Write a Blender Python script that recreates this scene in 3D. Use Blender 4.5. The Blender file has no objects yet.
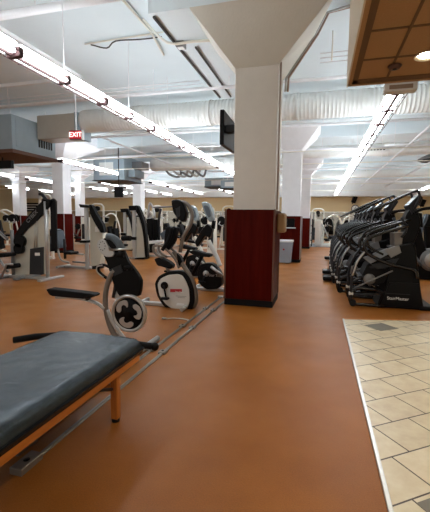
import bpy, bmesh, math, random
from mathutils import Vector, Matrix
random.seed(7)
C = bpy.context.scene.collection
scene = bpy.context.scene

# ---------------- camera ----------------
CAM_H = 1.35
cam = bpy.data.cameras.new('camera'); camo = bpy.data.objects.new('camera', cam); C.objects.link(camo)
cam.sensor_fit = 'VERTICAL'; cam.sensor_height = 24.0; cam.lens = 24.0 * 370 / 512; cam.clip_start = 0.05
th = math.atan(35.3 / 370); roll = math.radians(0.7); psi = math.atan(104 / 370 * math.cos(th))
fw = Vector((-math.sin(psi) * math.cos(th), math.cos(psi) * math.cos(th), -math.sin(th)))
r0 = Vector((math.cos(psi), math.sin(psi), 0)); rt = r0 * math.cos(roll) + r0.cross(fw) * math.sin(roll); up = rt.cross(fw)
camo.matrix_world = Matrix(((rt.x, up.x, -fw.x, 0), (rt.y, up.y, -fw.y, 0), (rt.z, up.z, -fw.z, CAM_H), (0, 0, 0, 1)))
scene.camera = camo
# ---------------- world and exposure ----------------
w = bpy.data.worlds.new('world'); scene.world = w; w.use_nodes = True
w.node_tree.nodes['Background'].inputs[0].default_value = (1.0, 0.93, 0.84, 1)
w.node_tree.nodes['Background'].inputs[1].default_value = 0.22
scene.view_settings.view_transform = 'Standard'; scene.view_settings.look = 'None'
scene.view_settings.gamma = 1.0; scene.view_settings.use_curve_mapping = False
scene.view_settings.exposure = 1.62
TUBE_POWER = 8.5

# ---------------- materials ----------------
MATS = {}
def mat(name, col, rough=0.5, metal=0.0, bump=0.0, bscale=40.0, var=0.0, vscale=6.0, emit=0.0, coat=0.0, spec=0.5):
    m = bpy.data.materials.new(name); m.use_nodes = True; nt = m.node_tree; b = nt.nodes['Principled BSDF']
    c4 = (*col, 1)
    b.inputs['Base Color'].default_value = c4; b.inputs['Roughness'].default_value = rough; b.inputs['Metallic'].default_value = metal
    b.inputs['Coat Weight'].default_value = coat; b.inputs['Specular IOR Level'].default_value = spec
    if emit: b.inputs['Emission Color'].default_value = c4; b.inputs['Emission Strength'].default_value = emit
    tc = nt.nodes.new('ShaderNodeTexCoord')
    if not emit:
        n = nt.nodes.new('ShaderNodeTexNoise'); n.inputs['Scale'].default_value = vscale; n.inputs['Detail'].default_value = 5
        nt.links.new(tc.outputs['Object'], n.inputs['Vector'])
        mr = nt.nodes.new('ShaderNodeMix'); mr.data_type = 'RGBA'
        v = var or 0.06
        mr.inputs[6].default_value = (*[c * (1 - v) for c in col], 1); mr.inputs[7].default_value = (*[min(1, c * (1 + v)) for c in col], 1)
        nt.links.new(n.outputs['Fac'], mr.inputs[0]); nt.links.new(mr.outputs[2], b.inputs['Base Color'])
    if bump:
        n2 = nt.nodes.new('ShaderNodeTexNoise'); n2.inputs['Scale'].default_value = bscale; n2.inputs['Detail'].default_value = 4
        nt.links.new(tc.outputs['Object'], n2.inputs['Vector'])
        bp = nt.nodes.new('ShaderNodeBump'); bp.inputs['Strength'].default_value = bump; bp.inputs['Distance'].default_value = 0.02
        nt.links.new(n2.outputs['Fac'], bp.inputs['Height']); nt.links.new(bp.outputs['Normal'], b.inputs['Normal'])
    MATS[name] = m; return m

mat('white_paint', (.84, .85, .88), .55, bump=.05, bscale=30)
mat('column_paint', (.70, .66, .60), .6, bump=.04, bscale=20)
mat('ceiling_paint', (.74, .83, .87), .8, bump=.15, bscale=8, var=.05, vscale=1.5)
mat('capital_paint', (.64, .63, .57), .8, bump=.3, bscale=25, var=.06, vscale=3)
mat('beige_wall', (.62, .48, .27), .7, var=.06, vscale=.6)
mat('bulkhead', (.80, .82, .82), .7)
mat('black', (.0035, .0035, .004), .4, spec=.13)
mat('black_soft', (.009, .009, .010), .6, bump=.2, bscale=60, spec=.1)
mat('black_gloss', (.003, .003, .004), .35, spec=.15)
mat('dark_grey', (.022, .024, .028), .45, spec=.25)
mat('slate_pad', (.10, .13, .16), .55)
mat('mid_grey', (.20, .205, .21), .4)
mat('silver', (.50, .50, .49), .32, metal=.55)
mat('steel', (.55, .54, .50), .28, metal=.9)
mat('bronze_grey', (.21, .185, .16), .35, metal=.4)
mat('light_plastic', (.66, .65, .61), .35)
mat('cream_panel', (.58, .56, .47), .4, var=.04)
mat('white_frame', (.80, .78, .70), .4)
mat('duct_white', (.80, .82, .80), .5, var=.04)
mat('duct_brown', (.52, .49, .43), .6)
mat('galvanised', (.33, .42, .48), .5, metal=.0, var=.12, vscale=3)
mat('rust_brown', (.12, .055, .035), .6)
mat('dark_pipe', (.05, .05, .05), .5)
mat('red_sign', (.75, .02, .04), .4)
mat('sign_letters', (1.0, .62, .60), emit=1.0)
mat('lamp_tube', (.93, .96, 1.0), emit=TUBE_POWER)
mat('ceiling_fill_glow', (.90, .96, 1.0), emit=3.3)  # added upward glow that brightens the ceiling
mat('downlight_lens', (1.0, .86, .60), emit=9.0)
mat('lamp_dark', (.06, .03, .03), .6, spec=.2)
mat('grid_brown', (.15, .08, .035), .7)
mat('track_metal', (.24, .225, .19), .35, metal=.5)
mat('tan_board', (.42, .27, .13), .6)
mat('bin_grey', (.30, .35, .40), .4)
mat('red_label', (.45, .02, .03), .4)
mat('clock_face', (.85, .85, .82), .4)
mat('soffit_edge', (.72, .64, .50), .6)
mat('conduit_tan', (.33, .24, .18), .5)
mat('light_slate', (.20, .23, .27), .35)
mat('rail_black', (.006, .006, .007), .22, spec=.5)
mat('mirror', (.42, .41, .37), .03, metal=1.0)
mat('screen_blue', (.30, .38, .42), .2)
mat('platform', (.22, .24, .27), .6)
mat('paper', (.85, .85, .82), .6)
mat('tile_dark', (.17, .16, .13), .5, var=.15, vscale=12)
mat('trim_metal', (.60, .60, .57), .3, metal=.6)

def wood_mat(name, a, b, scale, rough=.3, axis='Z'):
    m = bpy.data.materials.new(name); m.use_nodes = True; nt = m.node_tree; p = nt.nodes['Principled BSDF']
    tc = nt.nodes.new('ShaderNodeTexCoord'); mp = nt.nodes.new('ShaderNodeMapping')
    sc = [scale, scale, scale]; sc['XYZ'.index(axis)] = scale * .08; mp.inputs['Scale'].default_value = sc
    n = nt.nodes.new('ShaderNodeTexNoise'); n.inputs['Scale'].default_value = 1.0; n.inputs['Detail'].default_value = 6; n.inputs['Distortion'].default_value = .6
    r = nt.nodes.new('ShaderNodeValToRGB'); r.color_ramp.elements[0].color = (*a, 1); r.color_ramp.elements[1].color = (*b, 1)
    r.color_ramp.elements[0].position = .3; r.color_ramp.elements[1].position = .7
    nt.links.new(tc.outputs['Object'], mp.inputs[0]); nt.links.new(mp.outputs[0], n.inputs['Vector'])
    nt.links.new(n.outputs['Fac'], r.inputs[0]); nt.links.new(r.outputs[0], p.inputs['Base Color'])
    p.inputs['Roughness'].default_value = rough; MATS[name] = m
wood_mat('cherry', (.055, .003, .0015), (.085, .006, .003), 14, .35); MATS['cherry'].node_tree.nodes['Principled BSDF'].inputs['Specular IOR Level'].default_value = .04
wood_mat('rail_wood', (.40, .12, .018), (.60, .22, .035), 30, .35, 'Y')
wood_mat('leg_wood', (.36, .10, .016), (.52, .18, .03), 30, .35, 'Z')

def floor_mat():
    m = bpy.data.materials.new('rubber_floor'); m.use_nodes = True; nt = m.node_tree; p = nt.nodes['Principled BSDF']
    tc = nt.nodes.new('ShaderNodeTexCoord')
    n = nt.nodes.new('ShaderNodeTexNoise'); n.inputs['Scale'].default_value = 1.1; n.inputs['Detail'].default_value = 7; n.inputs['Roughness'].default_value = .6
    r = nt.nodes.new('ShaderNodeValToRGB'); r.color_ramp.elements[0].color = (.262, .091, .014, 1); r.color_ramp.elements[1].color = (.355, .132, .026, 1)
    r.color_ramp.elements[0].position = .35; r.color_ramp.elements[1].position = .7
    n2 = nt.nodes.new('ShaderNodeTexNoise'); n2.inputs['Scale'].default_value = 150; n2.inputs['Detail'].default_value = 2
    mx = nt.nodes.new('ShaderNodeMix'); mx.data_type = 'RGBA'; mx.blend_type = 'OVERLAY'; mx.inputs[0].default_value = .35
    n3 = nt.nodes.new('ShaderNodeTexNoise'); n3.inputs['Scale'].default_value = 2.3; n3.inputs['Detail'].default_value = 4
    mr = nt.nodes.new('ShaderNodeMapRange'); mr.inputs[3].default_value = .30; mr.inputs[4].default_value = .52
    bp = nt.nodes.new('ShaderNodeBump'); bp.inputs['Strength'].default_value = .12; bp.inputs['Distance'].default_value = .01
    for x in (n, n2, n3): nt.links.new(tc.outputs['Object'], x.inputs['Vector'])
    nt.links.new(n.outputs['Fac'], r.inputs[0]); nt.links.new(r.outputs[0], mx.inputs[6]); nt.links.new(n2.outputs['Fac'], mx.inputs[7])
    nt.links.new(mx.outputs[2], p.inputs['Base Color']); nt.links.new(n3.outputs['Fac'], mr.inputs[0]); nt.links.new(mr.outputs[0], p.inputs['Roughness'])
    nt.links.new(n2.outputs['Fac'], bp.inputs['Height']); nt.links.new(bp.outputs[0], p.inputs['Normal'])
    p.inputs['Specular IOR Level'].default_value = .20
    MATS['rubber_floor'] = m
floor_mat()
def tile_mat():
    m = bpy.data.materials.new('stone_tile'); m.use_nodes = True; nt = m.node_tree; p = nt.nodes['Principled BSDF']
    tc = nt.nodes.new('ShaderNodeTexCoord'); mp = nt.nodes.new('ShaderNodeMapping'); mp.vector_type = 'TEXTURE'
    mp.inputs['Location'].default_value = (.39, 2.52, 0); mp.inputs['Rotation'].default_value = (0, 0, math.radians(37))
    br = nt.nodes.new('ShaderNodeTexBrick'); br.inputs['Scale'].default_value = 1.0; br.inputs['Brick Width'].default_value = .31
    br.inputs['Row Height'].default_value = .283; br.inputs['Mortar Size'].default_value = .0048; br.inputs['Mortar Smooth'].default_value = .1
    br.inputs['Color1'].default_value = (.60, .52, .36, 1); br.inputs['Color2'].default_value = (.70, .62, .45, 1); br.inputs['Mortar'].default_value = (.05, .035, .025, 1)
    br.offset = .45
    n = nt.nodes.new('ShaderNodeTexNoise'); n.inputs['Scale'].default_value = 7; n.inputs['Detail'].default_value = 8; n.inputs['Roughness'].default_value = .65
    mx = nt.nodes.new('ShaderNodeMix'); mx.data_type = 'RGBA'; mx.blend_type = 'OVERLAY'; mx.inputs[0].default_value = .45
    nt.links.new(tc.outputs['Object'], mp.inputs[0]); nt.links.new(mp.outputs[0], br.inputs['Vector']); nt.links.new(tc.outputs['Object'], n.inputs['Vector'])
    nt.links.new(br.outputs['Color'], mx.inputs[6]); nt.links.new(n.outputs['Fac'], mx.inputs[7]); nt.links.new(mx.outputs[2], p.inputs['Base Color'])
    bp = nt.nodes.new('ShaderNodeBump'); bp.inputs['Strength'].default_value = .4; bp.inputs['Distance'].default_value = .004; bp.invert = True
    nt.links.new(br.outputs['Fac'], bp.inputs['Height']); nt.links.new(bp.outputs[0], p.inputs['Normal'])
    p.inputs['Roughness'].default_value = .35; MATS['stone_tile'] = m
tile_mat()
def soffit_mat():
    m = bpy.data.materials.new('soffit_tile'); m.use_nodes = True; nt = m.node_tree; p = nt.nodes['Principled BSDF']
    tc = nt.nodes.new('ShaderNodeTexCoord'); n = nt.nodes.new('ShaderNodeTexNoise'); n.inputs['Scale'].default_value = 60
    r = nt.nodes.new('ShaderNodeValToRGB'); r.color_ramp.elements[0].color = (.36, .20, .085, 1); r.color_ramp.elements[1].color = (.46, .265, .12, 1)
    nt.links.new(tc.outputs['Object'], n.inputs['Vector']); nt.links.new(n.outputs['Fac'], r.inputs[0]); nt.links.new(r.outputs[0], p.inputs['Base Color'])
    p.inputs['Roughness'].default_value = .8; MATS['soffit_tile'] = m
soffit_mat()
def vinyl_mat():
    m = bpy.data.materials.new('blue_black_vinyl'); m.use_nodes = True; nt = m.node_tree; p = nt.nodes['Principled BSDF']
    tc = nt.nodes.new('ShaderNodeTexCoord')
    n = nt.nodes.new('ShaderNodeTexNoise'); n.inputs['Scale'].default_value = 9; n.inputs['Detail'].default_value = 6; n.inputs['Distortion'].default_value = 1.5
    v = nt.nodes.new('ShaderNodeTexVoronoi'); v.feature = 'DISTANCE_TO_EDGE'; v.inputs['Scale'].default_value = 16
    mp = nt.nodes.new('ShaderNodeMapping'); mp.inputs['Scale'].default_value = (1.6, .8, 1)
    nn = nt.nodes.new('ShaderNodeVectorMath'); nn.operation = 'ADD'
    nt.links.new(tc.outputs['Object'], n.inputs['Vector']); nt.links.new(tc.outputs['Object'], mp.inputs[0])
    nt.links.new(mp.outputs[0], nn.inputs[0]); nt.links.new(n.outputs['Color'], nn.inputs[1]); nt.links.new(nn.outputs[0], v.inputs['Vector'])
    r = nt.nodes.new('ShaderNodeValToRGB'); r.color_ramp.elements[0].color = (.006, .010, .015, 1); r.color_ramp.elements[1].color = (.013, .021, .031, 1)
    nt.links.new(n.outputs['Fac'], r.inputs[0]); nt.links.new(r.outputs[0], p.inputs['Base Color'])
    mr = nt.nodes.new('ShaderNodeMapRange'); mr.inputs[2].default_value = .12; nt.links.new(v.outputs['Distance'], mr.inputs[0])
    bp = nt.nodes.new('ShaderNodeBump'); bp.inputs['Strength'].default_value = .22; bp.inputs['Distance'].default_value = .006
    bp2 = nt.nodes.new('ShaderNodeBump'); bp2.inputs['Strength'].default_value = .14; bp2.inputs['Distance'].default_value = .02
    nt.links.new(n.outputs['Fac'], bp2.inputs['Height']); nt.links.new(bp2.outputs[0], bp.inputs['Normal'])
    nt.links.new(mr.outputs[0], bp.inputs['Height']); nt.links.new(bp.outputs[0], p.inputs['Normal'])
    p.inputs['Roughness'].default_value = .24; p.inputs['IOR'].default_value = 1.62; p.inputs['Specular Tint'].default_value = (.66, .86, 1, 1); MATS['blue_black_vinyl'] = m
vinyl_mat()

# ---------------- mesh helpers ----------------
class MB:
    def __init__(s): s.b = bmesh.new()
    def box(s, x0, x1, y0, y1, z0, z1, bev=0, seg=2):
        t = bmesh.new(); bmesh.ops.create_cube(t, size=1)
        for v in t.verts: v.co = Vector(((x0 + x1) / 2 + v.co.x * (x1 - x0), (y0 + y1) / 2 + v.co.y * (y1 - y0), (z0 + z1) / 2 + v.co.z * (z1 - z0)))
        if bev: bmesh.ops.bevel(t, geom=t.edges[:], offset=bev, segments=seg, profile=.5, affect='EDGES')
        return s.add(t)
    def add(s, t):
        me = bpy.data.meshes.new('t'); t.to_mesh(me); t.free(); s.b.from_mesh(me); bpy.data.meshes.remove(me); return s
    def prism(s, poly, y0, y1, bev=0, axis='Y'):
        # poly in (x, z) extruded along y (axis 'Y'), or (x, y) along z ('Z'), or (y, z) along x ('X')
        t = bmesh.new()
        f = {'Y': lambda a, b, c: (a, c, b), 'Z': lambda a, b, c: (a, b, c), 'X': lambda a, b, c: (c, a, b)}[axis]
        A = [t.verts.new(f(a, b, y0)) for a, b in poly]; B = [t.verts.new(f(a, b, y1)) for a, b in poly]; n = len(poly)
        t.faces.new(A); t.faces.new(B[::-1])
        for i in range(n): t.faces.new((A[i], B[i], B[(i + 1) % n], A[(i + 1) % n]))
        bmesh.ops.recalc_face_normals(t, faces=t.faces[:])
        if bev: bmesh.ops.bevel(t, geom=[e for e in t.edges if abs(e.verts[0].co[{'Y':1,'Z':2,'X':0}[axis]] - e.verts[1].co[{'Y':1,'Z':2,'X':0}[axis]]) < 1e-6], offset=bev, segments=2, profile=.5, affect='EDGES')
        return s.add(t)
    def tube(s, pts, r, n=10, smooth=0, closed=False, flat=1.0):
        P = [Vector(p) for p in pts]
        if smooth and len(P) > 2:
            Q = []; m = len(P); rng = range(m if closed else m - 1)
            for i in rng:
                p0 = P[i - 1] if (i > 0 or closed) else P[0] * 2 - P[1]; p1 = P[i]; p2 = P[(i + 1) % m]
                p3 = P[(i + 2) % m] if (i + 2 < m or closed) else P[-1] * 2 - P[-2]
                for k in range(smooth):
                    u = k / smooth
                    Q.append(.5 * ((2 * p1) + (p2 - p0) * u + (2 * p0 - 5 * p1 + 4 * p2 - p3) * u * u + (3 * p1 - p0 - 3 * p2 + p3) * u ** 3))
            if not closed: Q.append(P[-1])
            P = Q
        t = bmesh.new(); rings = []; m = len(P); N = None
        for i, p in enumerate(P):
            a = P[i - 1] if (i > 0 or closed) else p; b = P[(i + 1) % m] if (i < m - 1 or closed) else p
            d = (b - a).normalized() if (b - a).length > 1e-9 else Vector((0, 0, 1))
            if N is None: N = d.cross(Vector((0, 1, 0)) if abs(d.y) < .9 else Vector((1, 0, 0))).normalized()
            else: N = (N - d * N.dot(d)); N.normalize()
            Bn = d.cross(N); rr = r[min(i * len(r) // m, len(r) - 1)] if isinstance(r, (list, tuple)) else r
            rings.append([t.verts.new(p + N * rr * math.cos(2 * math.pi * k / n) + Bn * rr * flat * math.sin(2 * math.pi * k / n)) for k in range(n)])
        for i in range(m if closed else m - 1):
            A = rings[i]; B = rings[(i + 1) % m]
            for k in range(n): t.faces.new((A[k], A[(k + 1) % n], B[(k + 1) % n], B[k]))
        if not closed: t.faces.new(rings[0][::-1]); t.faces.new(rings[-1])
        bmesh.ops.recalc_face_normals(t, faces=t.faces[:])
        for f in t.faces:
            if len(f.verts) == 4: f.smooth = True
        return s.add(t)
    def cyl(s, p0, p1, r, n=20): return s.tube([p0, p1], r, n)
    def ring(s, c, ro, ri, th, n=48):      # flat ring facing -Y
        t = bmesh.new(); V = []
        for k in range(n):
            a = 2 * math.pi * k / n; ca, sa = math.cos(a), math.sin(a); b = th * .3
            V.append([t.verts.new((c[0] + q * ca, c[1] + y, c[2] + q * sa)) for q, y in ((ro - b, -th / 2), (ro, -th / 2 + b), (ro, th / 2 - b), (ro - b, th / 2), (ri + b, th / 2), (ri, th / 2 - b), (ri, -th / 2 + b), (ri + b, -th / 2))])
        for k in range(n):
            A = V[k]; B = V[(k + 1) % n]
            for j in range(8): t.faces.new((A[j], B[j], B[(j + 1) % 8], A[(j + 1) % 8]))
        bmesh.ops.recalc_face_normals(t, faces=t.faces[:])
        for f in t.faces: f.smooth = True
        return s.add(t)
    def lathe(s, prof, c=(0, 0, 0), n=28, axis='Z'):
        t = bmesh.new(); R = []
        for k in range(n):
            a = 2 * math.pi * k / n; row = []
            for q, h in prof:
                v = (q * math.cos(a), q * math.sin(a), h) if axis == 'Z' else ((q * math.cos(a), h, q * math.sin(a)) if axis == 'Y' else (h, q * math.cos(a), q * math.sin(a)))
                row.append(t.verts.new((v[0] + c[0], v[1] + c[1], v[2] + c[2])))
            R.append(row)
        for k in range(n):
            A = R[k]; B = R[(k + 1) % n]
            for j in range(len(prof) - 1): t.faces.new((A[j], A[j + 1], B[j + 1], B[j]))
        bmesh.ops.remove_doubles(t, verts=t.verts[:], dist=1e-5); bmesh.ops.recalc_face_normals(t, faces=t.faces[:])
        for f in t.faces: f.smooth = True
        return s.add(t)
    def ell(s, c, rx, ry, rz, n=16):
        t = bmesh.new(); bmesh.ops.create_uvsphere(t, u_segments=n, v_segments=n // 2 + 2, radius=1)
        for v in t.verts: v.co = Vector((c[0] + v.co.x * rx, c[1] + v.co.y * ry, c[2] + v.co.z * rz))
        for f in t.faces: f.smooth = True
        return s.add(t)
    def build(s, name, m, parent=None, **kw):
        me = bpy.data.meshes.new(name); s.b.to_mesh(me); s.b.free(); me.materials.append(MATS[m])
        o = bpy.data.objects.new(name, me); C.objects.link(o); o.parent = parent
        for k, v in kw.items():
            if v: o[k] = v
        return o
def struct(name, mb, m, parent=None):
    o = mb.build(name, m, parent)
    if not parent: o['kind'] = 'structure'
    return o
def thing(name, label, cat, loc=(0, 0, 0), rz=0, group=None):
    o = bpy.data.objects.new(name, None); C.objects.link(o); o.empty_display_size = .1
    o.location = loc; o.rotation_euler = (0, 0, rz); o['label'] = label; o['category'] = cat
    if group: o['group'] = group
    return o
def kids(o): return [c for c in C.objects if c.parent == o]
def copy_tree(o, loc=None, rz=None, label=None, parent=None, group=None, scale=None):
    r = o.copy(); C.objects.link(r); r.parent = parent
    if loc is not None: r.location = loc
    if rz is not None: r.rotation_euler = (0, 0, rz)
    if scale: r.scale = scale
    if label: r['label'] = label
    if group: r['group'] = group
    for c in kids(o): copy_tree(c, parent=r)
    return r
def text(name, s, size, loc, m, parent, rot=(math.pi / 2, 0, 0), sx=1.0):
    cu = bpy.data.curves.new(name, 'FONT'); cu.body = s; cu.size = size; cu.extrude = .002; cu.align_x = 'CENTER'; cu.align_y = 'CENTER'
    t = bpy.data.objects.new(name, cu); C.objects.link(t); bpy.context.view_layer.update()
    me = bpy.data.meshes.new_from_object(t.evaluated_get(bpy.context.evaluated_depsgraph_get())); bpy.data.objects.remove(t)
    me.materials.clear(); me.materials.append(MATS[m]); me.name = name
    o = bpy.data.objects.new(name, me); C.objects.link(o); o.parent = parent; o.location = loc; o.rotation_euler = rot; o.scale = (sx, 1, 1)
    return o
def V3(pts, y=0.0): return [(a, y, b) for a, b in pts]
def ins(poly, d):      # shrink a polygon towards its centroid
    cx = sum(p[0] for p in poly) / len(poly); cz = sum(p[1] for p in poly) / len(poly)
    return [(cx + (p[0] - cx) * d, cz + (p[1] - cz) * d) for p in poly]
def rnd(poly, k=4, T=.26):    # closed Catmull-Rom rounding of an outline
    m = len(poly); Q = []
    for i in range(m):
        p0, p1, p2, p3 = [Vector(poly[(i + j) % m]) for j in (-1, 0, 1, 2)]
        for s_ in range(k):
            u = s_ / k; h1 = 2 * u ** 3 - 3 * u * u + 1; h2 = u ** 3 - 2 * u * u + u; h3 = 3 * u * u - 2 * u ** 3; h4 = u ** 3 - u * u
            q = p1 * h1 + (p2 - p0) * T * h2 + p2 * h3 + (p3 - p1) * T * h4
            Q.append((q.x, q.y))
    return Q
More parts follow.
